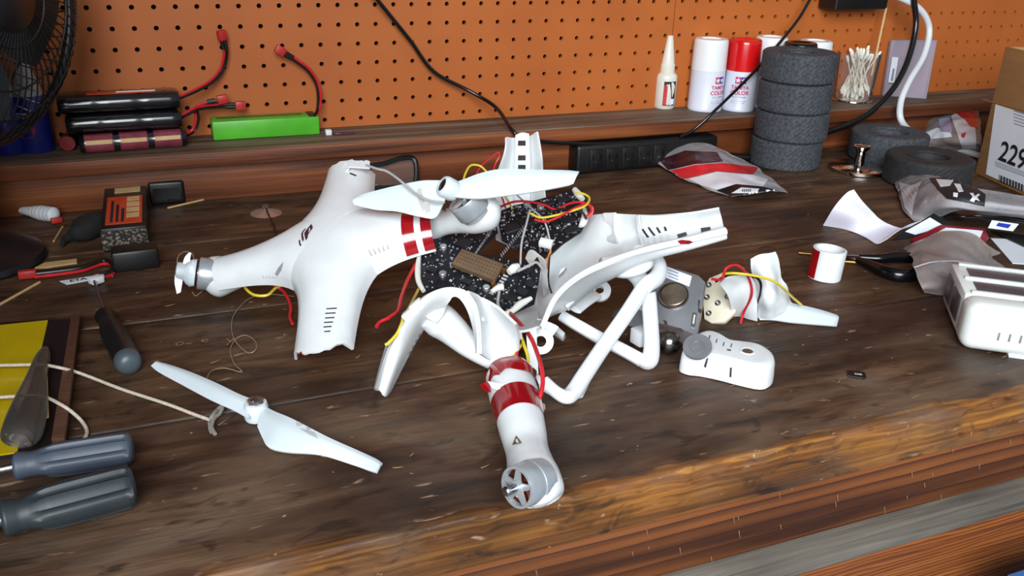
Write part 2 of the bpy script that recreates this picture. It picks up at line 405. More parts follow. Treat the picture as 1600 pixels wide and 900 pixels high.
# ================================================================== things on the ledge and at the back of the bench
M('can_white', 'e4e8ea', .28, coat=.3, col2='dde1e4', scale=20)
M('can_label', 'd6dae8', .35, coat=.2, col2='cfd3e2', scale=20)
M('can_red', 'cf1418', .22, coat=.5, col2='c01014', scale=20)
M('print_pink', 'c9376e', .5, col2='bb2d62', scale=60)
M('print_blue', '2436a8', .5, col2='1f2f98', scale=60)
M('print_red', 'c4262c', .5, col2='b51f26', scale=60)
M('print_grey', '8a8fa6', .6, col2='7d8299', scale=60)
M('bottle_white', 'd9d6cc', .35, col2='d0cdc2', scale=20, sss=.2)
M('tyre', '2b2e33', .75, col2='454a51', scale=260, bump=.6, bscale=420)
M('tyre_dark', '1d1e20', .75, col2='26272a', scale=120, bump=.5, bscale=420)
def clear(name, col, alpha, rough=.15, haze='ffffff', hz=.25, bump=0, fres=1.3):
    m = bpy.data.materials.new(name); m.use_nodes = True; N = m.node_tree.nodes; L = m.node_tree.links; N.remove(N['Principled BSDF'])
    out = N['Material Output']; t = N.new('ShaderNodeBsdfTransparent'); t.inputs[0].default_value = lin(col)
    d = N.new('ShaderNodeBsdfDiffuse'); d.inputs[0].default_value = lin(haze); g = N.new('ShaderNodeBsdfGlossy'); g.inputs[1].default_value = rough
    a = N.new('ShaderNodeMixShader'); a.inputs[0].default_value = hz; L.new(t.outputs[0], a.inputs[1]); L.new(d.outputs[0], a.inputs[2])
    b = N.new('ShaderNodeMixShader'); f = N.new('ShaderNodeFresnel'); f.inputs[0].default_value = fres
    L.new(f.outputs[0], b.inputs[0]); L.new(a.outputs[0], b.inputs[1]); L.new(g.outputs[0], b.inputs[2]); L.new(b.outputs[0], out.inputs[0])
    if bump:
        tc = N.new('ShaderNodeTexCoord'); n = N.new('ShaderNodeTexNoise'); n.inputs['Scale'].default_value = 60; n.inputs['Detail'].default_value = 3
        bp = N.new('ShaderNodeBump'); bp.inputs['Strength'].default_value = bump; bp.inputs['Distance'].default_value = .004
        L.new(tc.outputs['Object'], n.inputs[0]); L.new(n.outputs[0], bp.inputs['Height']); L.new(bp.outputs[0], g.inputs['Normal']); L.new(bp.outputs[0], f.inputs['Normal'])
    MATS[name] = m
clear('clear_acrylic', 'f6f6f6', .1, .04, hz=.05, fres=1.12)
clear('clear_soft', 'eeeeee', .1, .45, 'a09890', .12)
clear('clear_frosted', 'e6dfe8', .3, .3, 'c9c2d2', .42)
clear('clear_bag', 'f2f0f2', .2, .12, 'dddce2', .38, .8)
clear('clear_bag_haze', 'ebe3e0', .3, .18, 'c6bbb8', .38, .8)
def wrap_text(s, size, c, r, z, ang, mat, par, name='lettering', bold=0, off=.0003):
    g = text(s, size, bold=bold); V = []
    for p in g[0]:
        a = ang + p.x / r; V.append(Vector((c.x + (r + off) * math.cos(a), c.y + (r + off) * math.sin(a), z + p.y)))
    return mk(name, (V, g[1]), mat, par, 0)
def wrap_poly(polys, c, r, z, ang, mat, par, name='print', off=.0003, sub=4):
    V, Fc = [], []
    for poly in polys:
        n = len(V); k = 0
        for i in range(len(poly)):
            a, b = poly[i], poly[(i + 1) % len(poly)]
            for t in range(sub):
                x = a[0] + (b[0] - a[0]) * t / sub; y = a[1] + (b[1] - a[1]) * t / sub
                an = ang + x / r; V.append(Vector((c.x + (r + off) * math.cos(an), c.y + (r + off) * math.sin(an), z + y))); k += 1
        Fc.append(tuple(range(n, n + k)))
    return mk(name, (V, Fc), mat, par, 0)
def rect(x0, y0, x1, y1): return [(x0, y0), (x1, y0), (x1, y1), (x0, y1)]
def star(cx, cy, R): return [(cx + (R if i % 2 == 0 else R * .42) * math.sin(i * math.pi / 5), cy + (R if i % 2 == 0 else R * .42) * math.cos(i * math.pi / 5)) for i in range(10)]
LZ = .067
def spray_can(c, r, h, cap, label, ang=None, prints=True):
    t = thing('spray_can', c, label, 'spray can', 'paint spray cans on the ledge'); m = Matrix.Translation(c)
    mk('can_body', lathe([(0, .0015), (r * .9, .0005), (r * .98, .0), (r, .002), (r, .004), (r * .985, .005), (r * .985, h * .56), (r * .93, h * .575)], 40, m), 'can_label', t)
    mk('cap', lathe([(r * .97, h * .565), (r * 1.0, h * .57), (r * .985, h * .95), (r * .95, h * .985), (r * .88, h), (r * .6, h), (r * .56, h * .985), (0, h * .985)], 40, m), cap, t)
    if prints:
        rr = r * .985
        wrap_poly([rect(-.0085, .0, 0, .0105)], c, rr, c.z + h * .40, ang, 'print_pink', t, 'logo_field')
        wrap_poly([rect(0, .0, .0085, .0105)], c, rr, c.z + h * .40, ang, 'print_blue', t, 'logo_field')
        wrap_poly([star(-.0042, .0052, .0046), star(.0042, .0052, .0046)], c, rr, c.z + h * .40, ang, 'can_white', t, 'logo_star', off=.0006, sub=1)
        wrap_text('TAMIYA', .0078, c, rr, c.z + h * .345, ang, 'print_pink', t, bold=.00025)
        wrap_text('COLOR', .0086, c, rr, c.z + h * .27, ang, 'print_pink', t, bold=.00025)
        wrap_poly([rect(-.0105, 0, .0105, .0016)], c, rr, c.z + h * .205, ang, 'print_grey', t, 'print_line')
        wrap_poly([rect(-.012, 0, .012, .0008), rect(-.012, -.003, .009, -.0022)], c, rr, c.z + h * .15, ang, 'print_grey', t, 'print_line')
    return t
va = math.atan2(-.85, -.5)
spray_can(P(1100, 170, LZ), .0272, .110, 'can_white', 'white-capped spray can beside the glue bottle, nearest of the white cans', va + .75)
spray_can(P(1152, 170, LZ), .0262, .110, 'can_red', 'spray can with a bright red cap', va - .1)
spray_can(P(1192, 164, LZ), .0262, .110, 'can_white', 'white spray can partly hidden between the red can and the tyre stack', 0, False)
for px, py, mt, lb, zz in ((1252, 66, 'black_gloss', 'spray can with a glossy black cap behind the tyre stack', .176), (1276, 63, 'can_white', 'white-capped spray can behind the tyre stack beside the cotton swab cup', .176)):
    q = P(px, py, zz); q.y = min(q.y, -.03); q.z = LZ; spray_can(q, .0262, zz - LZ, mt, lb, 0, False)
# glue bottle
c = P(1037, 168, LZ); t = thing('glue_bottle', c, 'white squeeze bottle of glue with a long tapered nozzle', 'bottle'); m = Matrix.Translation(c)
mk('bottle_body', lathe([(0, 0), (.015, 0), (.0172, .003), (.0172, .048), (.0165, .052), (.013, .0555), (.0115, .056)], 32, m), 'bottle_white', t)
mk('nozzle', lathe([(.0118, .0545), (.0122, .056), (.0116, .069), (.0105, .07), (.0102, .075), (.0045, .112), (.004, .1125), (0, .1125)], 24, m), 'bottle_white', t)
wrap_poly([rect(-.003, .006, .018, .044)], c, .0172, c.z, va, 'print_black', t, 'label')
wrap_poly([rect(-.0025, .007, .003, .038)], c, .0175, c.z, va, 'print_red', t, 'label_stripe')
wrap_poly([rect(.0085, .008, .0165, .017)], c, .0175, c.z, va, 'card_white', t, 'label_panel')
g = text('TIRE GLUE', .0058, bold=.0001); wrapV = []
for p in g[0]:
    a = va + (.0052 - p.y) / .0178; wrapV.append(Vector((c.x + .0178 * math.cos(a), c.y + .0178 * math.sin(a), c.z + .0225 + p.x)))
mk('lettering', (wrapV, g[1]), 'card_white', t, 0)
# ------------------------------------------------------------------ tyres
def tyre_geo(R, h, ri, n=120):
    pr = [(ri, .2 * h), (ri + .003, .06 * h), (R * .6, .01 * h), (R * .93, .01 * h), (R * .985, .06 * h)]
    pr += [(R, h * (.09 + .82 * i / 14)) for i in range(15)]
    pr += [(R * .985, .94 * h), (R * .93, .99 * h), (R * .6, .99 * h), (ri + .006, .95 * h), (ri + .002, .9 * h), (ri, .8 * h), (ri - .001, .5 * h)]
    return ring(pr, n, None, lambda a, i: 1 - (.020 if 5 <= i <= 19 and (round(a / (2 * math.pi) * n) + 2 * (i % 3)) % 3 == 0 else 0))
def tyre(c, R, h, ri, mat, label, group, tilt=None):
    g = tyre_geo(R, h, ri); m = Matrix.Translation(c)
    if tilt: m = m @ Matrix.Rotation(tilt[0], 4, 'X') @ Matrix.Rotation(tilt[1], 4, 'Y')
    t = thing('rubber_tyre', c, label, 'tyre', group)
    mk('tread', xf(g, m), mat, t, 30)
    mk('foam_insert', xf(lathe([(0, h * .55), (ri * .4, h * .55), (ri * 1.02, h * .62), (ri * 1.02, h * .5), (0, h * .48)], 32), m), 'tyre_dark', t)
    mk('bead', xf(ring([(ri + .0015, h * .92), (ri + .004, h * .985), (ri + .009, h * .99), (ri + .009, h * .96)], 48), m), mat, t)
    return t
fr = P(1240, 271); hd = Vector((FW.x, FW.y, 0)).normalized(); tc = fr + hd * .053
H = .0432
for i, lb in enumerate(('lowest tyre of the four stacked tyres, standing on the bench', 'second tyre from the bottom of the four-tyre stack', 'third tyre from the bottom of the four-tyre stack', 'topmost tyre of the four-tyre stack beside the spray cans')):
    tyre(tc + Vector((.002 * math.sin(i * 2.1), .002 * math.cos(i * 1.7), i * H)), .0545 if i else .0535, H, .020, 'tyre', 'dark grey rubber ' + lb, 'rubber tyres')
fr = P(1406, 264); tyre(fr + hd * .060, .0590, .046, .025, 'tyre', 'dark grey ribbed rubber tyre lying flat behind the chrome disc', 'rubber tyres')
fr = P(1472, 304); tyre(fr + hd * .058, .0605, .042, .024, 'tyre_dark', 'black knobbly tyre lying flat behind the clear bag', 'rubber tyres')
# chrome disc with a knob
c = P(1340, 266); t = thing('chrome_lid', c, 'polished chrome disc with a flared knob on top', 'lid'); m = Matrix.Translation(c)
mk('disc', lathe([(0, 0), (.041, 0), (.043, .001), (.043, .0055), (.040, .0068), (.014, .0085), (.0085, .0095)], 48, m), 'chrome', t)
mk('knob', lathe([(.0085, .0085), (.0075, .014), (.0072, .024), (.0085, .03), (.0125, .036), (.013, .0385), (.011, .040), (0, .0405)], 32, m), 'chrome', t)
# ------------------------------------------------------------------ cup of cotton swabs
c = P(1331, 156, LZ); t = thing('acrylic_cup', c, 'clear acrylic cup on a shiny foot holding cotton swabs', 'cup'); m = Matrix.Translation(c)
CR, CH = .0335, .080
mk('cup_wall', ring([(CR * .92, .004), (CR * 1.05, CH), (CR * 1.05 - .0018, CH), (CR * .92 - .0018, .004)], 40, m), 'clear_acrylic', t)
mk('foot', lathe([(0, 0), (CR * 1.0, 0), (CR * 1.03, .001), (CR * 1.02, .0025), (CR * .93, .0038), (0, .0038)], 40, m), 'chrome', t)
M('cotton', 'e9e7dc', .9, col2='e0ddd0', scale=200); M('swab_stick', 'ddd8c4', .6, col2='d3cdb6', scale=90)
def swab_proto():
    o = mk('cotton_swab', tube([Vector((0, 0, -.034)), Vector((0, 0, .034))], .00105, 6, 1), 'swab_stick', None, base=(0, 0, 0), cat='cotton swab', group='cotton swabs in the acrylic cup', label='white cotton swab standing in the clear acrylic cup')
    for s in (-1, 1): mk('cotton_tip', tube([Vector((0, 0, s * z)) for z in (.026, .029, .034, .0385, .040)], [.0011, .0022, .0026, .002, .0004], 8, 2), 'cotton', o)
    return o
sw = swab_proto(); rnd = random.Random(3)
for i in range(34):
    o = sw if i == 0 else dup(sw)
    a = rnd.uniform(0, 2 * math.pi); tl = rnd.uniform(.05, .5); rr = rnd.uniform(.002, .016)
    o.location = c + Vector((rr * math.cos(a), rr * math.sin(a), .041 + rnd.uniform(-.001, .012) - .008 * tl))
    o.rotation_euler = (rnd.uniform(-.5, .5) * (1 if i % 3 else .4), rnd.uniform(-.5, .5), rnd.uniform(0, 6))
# pale serrated stick standing in the cup
a, b = PY(1385, 12, -.028), PY(1362, 118, -.04)
mk('paint_stick', tube([a, a + (b - a) * .5, b], .0022, 4, 5, flat=.5), 'pale_wood', None, 0, label='thin pale serrated stick standing in the swab cup', cat='stick')
# frosted case leaning on the pegboard
qs = [(1394, 62), (1465, 62), (1447, 156), (1380, 150)]
top = [PY(1394, 62, -.012), PY(1465, 62, -.012)]; bl, br = P(1380, 150, LZ), P(1448, 155, LZ)
nrm = (top[1] - bl).cross(top[0] - br).normalized(); nrm = nrm if nrm.y < 0 else -nrm
t = thing('plastic_case', (bl + br) / 2, 'frosted clear plastic case leaning against the pegboard', 'case')
mk('case_shell', plate([bl, br, top[1], top[0]], nrm, .011, .002), 'clear_frosted', t)
st = [bl + (br - bl) * u + (top[0] - bl) * v + nrm * .0006 for u, v in ((.06, .25), (.2, .25), (.2, .7), (.06, .7))]
mk('sticker', plate(st, nrm, .0004), 'card_white', t, 0)
mk('print', plate([bl + (br - bl) * u + (top[0] - bl) * v + nrm * .001 for u, v in ((.11, .28), (.16, .28), (.16, .5), (.11, .5))], nrm, .0002), 'print_grey', t, 0)
# ------------------------------------------------------------------ black adapter on the wall and the cables
t = thing('power_adapter', PY(1345, 17, -.03), 'black power adapter plugged in high on the pegboard', 'adapter')
a, b = PY(1304, 15, -.045), PY(1386, 18, -.045)
mk('body', box(b.x - a.x, .04, .09, .003, c=((a.x + b.x) / 2, -.024, a.z + .044)), 'black_plastic', t)
mk('edge_trim', box(.0012, .0405, .088, 0, c=(a.x + .003, -.0242, a.z + .044)), 'silver', t)
M('cable_black', '0c0c0e', .25, coat=.2, col2='111114', scale=40); M('cable_white', 'd5dadd', .35, col2='cdd3d7', scale=30)
def PYs(l): return [PY(x, y, Y_) for x, y, Y_ in l]
def cable(name, pts, r, mat, label, cat='cable', n=8, seg=10): return mk(name, tube(pts, r, seg, n), mat, None, 60, label=label, cat=cat)
cable('power_cable', PYs([(1424, -60, -.06), (1428, 0, -.065), (1431, 40, -.07), (1420, 90, -.085), (1400, 132, -.1), (1372, 165, -.105), (1340, 188, -.105), (1290, 207, -.11), (1235, 219, -.105)]), .0049, 'cable_black', 'thick glossy black cable hanging down behind the tyre stack')
cable('power_cable', PYs([(1330, -4, -.03), (1385, -8, -.045), (1418, 2, -.055), (1442, 20, -.06), (1452, 48, -.065), (1443, 88, -.08), (1420, 128, -.1), (1407, 162, -.112), (1410, 192, -.125)]) + [P(1440, 216, .012), P(1492, 231, .007), P(1540, 246, .006), P(1600, 258, .006)], .0053, 'cable_white', 'thick white cable looping down past the frosted case')
cable('power_cable', PYs([(560, -40, -.02), (590, 0, -.018), (640, 62, -.012), (678, 112, -.012), (735, 143, -.02), (775, 168, -.05), (800, 203, -.1), (818, 216, -.105), (860, 222, -.101), (930, 225, -.1), (1010, 221, -.1), (1060, 216, -.1)]), .0027, 'cable_black', 'thin black cord drooping across the left pegboard to the ledge')
cable('power_cable', PYs([(1290, -50, -.02), (1265, 0, -.03), (1240, 40, -.04), (1182, 108, -.075), (1122, 168, -.105), (1085, 202, -.102), (1062, 214, -.101)]), .0024, 'cable_black', 'thin black cord slanting down across the spray cans')
cable('power_cable', [P(1100, 238, .02), P(1140, 243, .012), P(1180, 246, .008), P(1225, 240, .006)], .0045, 'cable_black', 'black flex running from the power strip to the tyre stack')
# ------------------------------------------------------------------ power strip standing on its side against the ledge
a = P(905, 277); b = P(1112, 252); a.y = b.y = (a.y + b.y) / 2; L_ = b.x - a.x; h = .043
t = thing('power_strip', Vector(((a.x + b.x) / 2, a.y, 0)), 'black power strip standing on its side against the ledge', 'power strip')
mk('housing', box(L_, .036, h, .005, 3, c=((a.x + b.x) / 2, a.y + .018, h / 2)), 'black_plastic', t)
for i in range(5):
    cx = a.x + L_ * (.13 + .105 * i * 1.05); wd = L_ * .09
    so = mk('socket', box(wd, .003, h * .72, .001, c=(cx, a.y - .0008, h * .48)), 'dark_grey' if False else 'black_plastic', t)
    mk('socket_screw', lathe([(0, 0), (.0013, 0), (.0011, .0008), (0, .0009)], 10, frame((cx - wd * .05, a.y - .0024, h * .42), X, (0, -1, 0))), 'silver', so)
    for s in (-1, 1): mk('slot', box(.0016, .001, .008, 0, c=(cx + s * .006, a.y - .0026, h * .58)), 'black_gloss', so)
mk('switch', box(.016, .006, .012, .002, c=(b.x - .03, a.y + .002, h * .62)), 'connector_red', t)
# ------------------------------------------------------------------ cardboard box
M('cardboard', 'a57c4c', .8, col2='9c7344', scale=18, bump=.1, bscale=150, stretch=(1, 1, 8)); M('cardboard_in', '8f6a42', .85, col2='866139', scale=18)
c0 = P(1523, 272) + Z * .0012; dirf = Vector((-.24, -.97, 0)).normalized(); back = Vector((.97, -.24, 0)).normalized()
hb = PY(1547, 75, c0.y).z; W_, Dp = .34, .24; th = .004
t = thing('cardboard_box', c0 + dirf * W_ / 2 + back * Dp / 2, 'open brown cardboard box with a white shipping label', 'box')
def wallp(name, p, q, z0, z1, th_, inw): return mk(name, hexa([p, q, q + inw * th_, p + inw * th_], [p + Z * z1, q + Z * z1, q + inw * th_ + Z * z1, p + inw * th_ + Z * z1], .0006), 'cardboard', t, 30)
wallp('front_panel', c0, c0 + dirf * W_, 0, hb, th, back)
wallp('side_panel', c0 + back * th, c0 + back * Dp, 0, hb, th, dirf)
wallp('side_panel', c0 + dirf * (W_ - th) + back * th, c0 + dirf * (W_ - th) + back * Dp, 0, hb, th, dirf)
wallp('rear_panel', c0 + back * Dp, c0 + dirf * W_ + back * Dp, 0, hb, th, -back)
mk('bottom_panel', hexa([c0 + back * th, c0 + dirf * W_ + back * th, c0 + dirf * W_ + back * Dp, c0 + back * Dp], [c0 + back * th + Z * th, c0 + dirf * W_ + back * th + Z * th, c0 + dirf * W_ + back * Dp + Z * th, c0 + back * Dp + Z * th]), 'cardboard_in', t, 0)
fl = c0 + back * Dp + Z * hb
fn = -back
def onbox(l, off=.0005): return [PL(x, y, c0, fn) + fn * off for x, y in l]
mk('crease', plate(onbox([(1536, 154), (1640, 182), (1640, 184), (1536, 156)], .0008), fn, .0012), 'cardboard_in', t, 0)
lab = mk('shipping_label', plate(onbox([(1556, 163), (1640, 190), (1640, 318), (1541, 272)], .0006), fn, .0005), 'card_white', t, 0)
def lines(l, par, mat='print_grey'):
    V, Fc = [], []
    for q in l:
        n = len(V); V += onbox(q, .001); Fc.append((n, n + 1, n + 2, n + 3))
    mk('print', (V, Fc), mat, par, 0)
lines([[(1585, 172 + 5 * i), (1640, 190 + 5 * i), (1640, 191.2 + 5 * i), (1585, 173.2 + 5 * i)] for i in range(5)], lab)
lines([[(1556, 252 + 3 * i), (1640, 283 + 3 * i), (1640, 284 + 3 * i), (1556, 253 + 3 * i)] for i in range(3)], lab)
lines([[(1562 + 2.3 * i, 273 + .95 * i), (1563 + 2.3 * i + i % 2, 273.4 + .95 * i), (1562.4 + 2.3 * i + i % 2, 284 + .95 * i), (1561.4 + 2.3 * i, 283.6 + .95 * i)] for i in range(18)], lab, 'print_black')
g = text('229', .040, 'LEFT', .0006); o_ = onbox([(1563, 236)])[0]; mm = frame(o_ + fn * .0008, dirf, fn)
mk('lettering', xf(g, mm), 'print_black', lab, 0)
# ------------------------------------------------------------------ plastic bags at the back
M('bag_white', 'd3d2da', .35, col2='c6c5cf', scale=30, bump=.3, bscale=50); M('bag_red', 'c0242a', .3, coat=.3, col2='a81c22', scale=30, bump=.3, bscale=50); M('bag_violet', '8f86a6', .4, col2='a39ab6', scale=25)
M('bag_black', '101012', .3, col2='19191c', scale=30)
def crumple(rows, amp, sc, seed):
    for r in rows:
        for p in r: p += Vector((noise.noise(p * sc + Vector((seed, 0, 0))), noise.noise(p * sc + Vector((0, seed, 9))), noise.noise(p * sc + Vector((3, 0, seed))))) * amp
    return rows
def keep(rows, z=.0015):
    for r in rows:
        for p in r: p.z = max(p.z, z)
    return rows
def bagmesh(ctrl, amp, sc, seed, th=.0008, n=7): return thick(keep(crumple(grid([[P(*p) for p in r] for r in ctrl], n, n), amp, sc, seed)), th)
# red, white and black header-card bag in front of the power strip
t = thing('parts_bag', P(1120, 285), 'crumpled parts bag printed red, white and black in front of the power strip', 'bag')
B1 = [[(1016, 240, .012), (1060, 225, .03), (1100, 224, .035), (1130, 236, .03)],
      [(1030, 258, .006), (1075, 250, .026), (1125, 246, .03), (1175, 258, .018)],
      [(1062, 276, .003), (1105, 268, .018), (1150, 264, .022), (1200, 276, .012)],
      [(1100, 293, .002), (1140, 284, .014), (1178, 280, .014), (1215, 290, .008)],
      [(1145, 308, .002), (1175, 304, .008), (1205, 300, .009), (1231, 302, .003)]]
g = bagmesh(B1, .003, 45, 2.0); mk('bag_film', g, 'clear_bag', t); tr = bvh(g)
def bd(polys, mat, name, off=.0006): mk(name, decal(polys, tr, off, 4), mat, t, 0)
bd([[(1042, 268), (1085, 258), (1130, 255), (1186, 262), (1176, 273), (1120, 268), (1070, 280)]], 'bag_red', 'red_print')
bd([[(1030, 250), (1070, 236), (1120, 238), (1130, 253), (1084, 257), (1044, 266)]], M('bag_maroon', '3c1420', .3, col2='2c0e18', scale=40), 'maroon_print')
bd([[(1076, 280), (1120, 269), (1176, 274), (1200, 281), (1192, 292), (1150, 288), (1120, 297), (1096, 290)], [(1140, 308), (1165, 311), (1206, 309), (1228, 302), (1226, 304), (1200, 312), (1160, 313)]], 'bag_white', 'white_print')
bd([[(1119, 298), (1150, 288), (1192, 292), (1227, 301), (1205, 308), (1160, 310), (1140, 306)]], 'bag_black', 'black_print')
bd([[(1143, 303), (1158, 294), (1186, 296), (1182, 303)]], 'card_white', 'barcode_label', .0012)
bd([[(1160 + 3 * i, 297), (1161.5 + 3 * i, 297), (1161 + 3 * i, 301), (1159.5 + 3 * i, 301)] for i in range(5)], 'print_black', 'barcode', .0016)
bd([[(1194, 298), (1212, 297), (1212, 301), (1196, 302)]], 'card_white', 'print', .0012)
# bag with white, violet and red contents by the box
t = thing('parts_bag', P(1488, 236), 'clear bag with white, violet and red packets in front of the ledge beside the box', 'bag')
B2 = [[(1437, 205, .012), (1452, 178, .04), (1470, 170, .045), (1490, 166, .05), (1528, 172, .05)],
      [(1436, 216, .006), (1458, 198, .03), (1480, 192, .04), (1505, 190, .045), (1532, 196, .045)],
      [(1442, 224, .002), (1465, 220, .015), (1490, 218, .025), (1512, 218, .03), (1534, 222, .03)],
      [(1450, 228, .002), (1470, 231, .003), (1492, 236, .003), (1515, 240, .003), (1536, 244, .003)]]
g = bagmesh(B2, .003, 50, 5.0); mk('bag_film', g, 'clear_bag_haze', t); tr = bvh(g)
bd([[(1440, 210), (1464, 200), (1484, 204), (1488, 214), (1470, 216), (1446, 218)]], 'card_white', 'white_packet')
bd([[(1466, 186), (1484, 184), (1488, 208), (1470, 206)]], 'bag_violet', 'violet_print', .0009)
bd([[(1486, 182), (1500, 172), (1524, 200), (1526, 232), (1504, 232), (1496, 210)]], 'bag_white', 'white_print')
bd([[(1494, 178), (1508, 171), (1527, 178), (1528, 201), (1516, 198), (1508, 188)], [(1472, 172), (1488, 170), (1488, 176), (1476, 177)], [(1502, 210), (1510, 207), (1507, 216), (1502, 214)]], 'bag_red', 'red_print', .0010)
# ================================================================== left end: fan, cans, batteries, small tools
M('fan_black', '101114', .35, col2='17181c', scale=40); M('can_blue', '1b2a86', .35, coat=.3, col2='16226e', scale=40); M('can_grey', 'b5b2ae', .4, col2='a8a5a1', scale=40)
M('pack_black', '101013', .22, coat=.4, col2='15151a', scale=60); M('pack_pink', '8a3a48', .28, coat=.4, col2='6e2a36', scale=70)
M('green_case', '56b82c', .4, col2='4daa28', scale=30); M('label_orange', 'cf4a22', .45, col2='bb3d1b', scale=60); M('label_yellow', 'd8b98a', .5, col2='c9a874', scale=60)
# desk fan: wire guard, blades, motor, stand
fc = PY(-57, -8, -.24); fd = (fc - CAM).xy.normalized(); ax = Vector((-fd.x, -fd.y, 0)); ax = (Matrix.Rotation(math.radians(46), 4, 'Z') @ ax).normalized()
m = frame(fc, Z.cross(ax), ax); RF = .140
fb = P(-42, 412); t = thing('desk_fan', Vector((fb.x, fb.y, 0)), 'black desk fan with a round wire guard at the left edge', 'fan')
def circ(r, z, n=40): return [m @ Vector((r * math.cos(2 * math.pi * i / n), r * math.sin(2 * math.pi * i / n), z)) for i in range(n)]
mk('guard_rim', tube(circ(RF, 0, 24), .0052, 10, 3, closed=True), 'fan_black', t)
for k, (r, z) in enumerate(((.115, .028), (.085, .04), (.045, .048), (.115, -.03), (.075, -.045))): mk('guard_ring', tube(circ(r, z, 24), .0011, 6, 2, closed=True), 'fan_black', t)
for s in (1, -1):
    gs = []
    for i in range(64):
        a = 2 * math.pi * i / 64; tw = .35 * s
        gs.append(tube([m @ Vector((r * math.cos(a + tw * (1 - r / RF)), r * math.sin(a + tw * (1 - r / RF)), z * s)) for r, z in ((.03, .05), (.08, .041), (.115, .028), (.134, .012), (RF, 0))], .0008, 5, 2))
    mk('guard_wires', join(*gs), 'fan_black', t, kind='stuff')
mk('guard_badge', lathe([(0, .054), (.028, .053), (.032, .05), (.032, .046), (0, .046)], 32, m), 'fan_black', t)
hub = mk('hub', lathe([(0, .02), (.018, .018), (.021, .01), (.021, -.015), (0, -.015)], 24, m), 'fan_black', t)
for i in range(4):
    a0 = i * math.pi / 2 + 1.25; rows = []
    for r, w1 in ((.018, .25), (.05, .5), (.085, .55), (.118, .42)):
        rows.append([m @ Vector((r * math.cos(a0 + w1 * u), r * math.sin(a0 + w1 * u), .012 * u)) for u in (-1, 0, 1)])
    mk('blade', surf(rows, .0015, 4, 4), 'dark_grey', t)
mk('motor_housing', lathe([(.02, -.02), (.042, -.03), (.046, -.06), (.036, -.10), (.015, -.112), (0, -.113)][::-1], 32, m), 'fan_black', t)
mk('stem', tube([m @ Vector((0, 0, -.07)), m @ Vector((0, -.07, -.075)), Vector((fb.x, fb.y, .10)), Vector((fb.x, fb.y, .02))], [.014, .012, .012, .017], 14, 6), 'fan_black', t)
mk('base', lathe([(0, 0), (.066, 0), (.070, .004), (.068, .010), (.05, .018), (.02, .024), (0, .025)], 48, Matrix.Translation((fb.x, fb.y, 0))), 'fan_black', t)
# blue cans
for px, py, lb in ((60, 235, 'blue bottle with a red logo and pale cone cap next to the battery packs'), (18, 238, 'blue bottle with a red logo behind the fan guard, leftmost on the ledge')):
    c = P(px, py, LZ); m_ = Matrix.Translation(c); t = thing('blue_bottle', c, lb, 'bottle', 'blue bottles on the ledge'); r = .0195
    mk('can_body', lathe([(0, 0), (r * .95, 0), (r, .002), (r, .060), (r * .97, .064), (r * .86, .068), (0, .068)], 32, m_), 'can_blue', t)
    mk('cap', lathe([(r * .86, .0675), (r * .84, .070), (r * .62, .085), (r * .34, .104), (r * .26, .112), (0, .113)], 32, m_), 'can_grey', t)
    wrap_poly([[(.011 * math.cos(i * math.pi / 8), .008 * math.sin(i * math.pi / 8)) for i in range(16)]], c, r, c.z + .027, va + .1, 'print_red', t, 'logo', sub=1)
    wrap_poly([rect(-.010, -.001, .010, .0012), rect(-.008, .003, .006, .0045)], c, r + .0003, c.z + .045, va + .1, 'card_white', t, 'print_line')
# battery stick packs: two rows of cells under shrink wrap
def stick_pack(p0, p1, r, mat, label, endcap=None, bands=None, deep=1):
    xa = (p1 - p0).normalized(); m_ = frame(p0, xa); L_ = (p1 - p0).length
    t = thing('battery_pack', (p0 + p1) / 2 - Z * r, label, 'battery pack', 'stick battery packs stacked on the ledge')
    rows = []
    for i in range(25):
        x = L_ * i / 24; ph = (i % 8) / 8; sc = 1 - (.06 if i in (8, 16) else 0) - (.18 if i in (0, 24) else 0); rr = r * sc
        rg = []
        for k in range(28):
            a = 2 * math.pi * k / 28; cy = math.copysign(r * deep, math.cos(a)) if deep else 0
            rg.append(m_ @ Vector((x, -cy * .0 + (math.cos(a) * rr + (cy if abs(math.cos(a)) > .05 else 0)), math.sin(a) * rr)))
        rows.append(rg)
    V = [p for r_ in rows for p in r_]; Fc = [(i * 28 + k, i * 28 + (k + 1) % 28, (i + 1) * 28 + (k + 1) % 28, (i + 1) * 28 + k) for i in range(24) for k in range(28)] + [tuple(range(28))[::-1], tuple(range(24 * 28, 25 * 28))]
    mk('shrink_wrap', (V, Fc), mat, t, 50)
    for i in range(3):
        if bands: mk('label_band', ring([(r * 1.01, L_ * (.05 + .32 * i)), (r * 1.015, L_ * (.06 + .32 * i)), (r * 1.015, L_ * (.30 + .32 * i)), (r * 1.01, L_ * (.31 + .32 * i)), (r * .9, L_ * (.2 + .32 * i))], 24, m_ @ Matrix.Translation((0, -r * deep, 0)) @ Matrix.Rotation(math.pi / 2, 4, 'Y')), bands, t)
    if endcap:
        for s in ((-1, 1) if deep else (0,)): mk('end_cap', lathe([(0, -.003), (r * .8, -.0025), (r * .98, 0), (r * .9, .004), (0, .004)], 24, m_ @ Matrix.Translation((0, s * r * deep, 0)) @ Matrix.Rotation(math.pi / 2, 4, 'Y')), endcap, t)
    return t, m_, L_
R_ = .0112
b0, b1 = P(124, 223, LZ + R_), P(290, 212, LZ + R_); my = (b0.y + b1.y) / 2 + .003; b0.y = my - .002; b1.y = my + .002
pk1 = stick_pack(b0, b1, R_, 'pack_black', 'lowest of the stacked stick packs, black with pink and gold wrappers', None, 'pack_pink')
e = pk1[0]
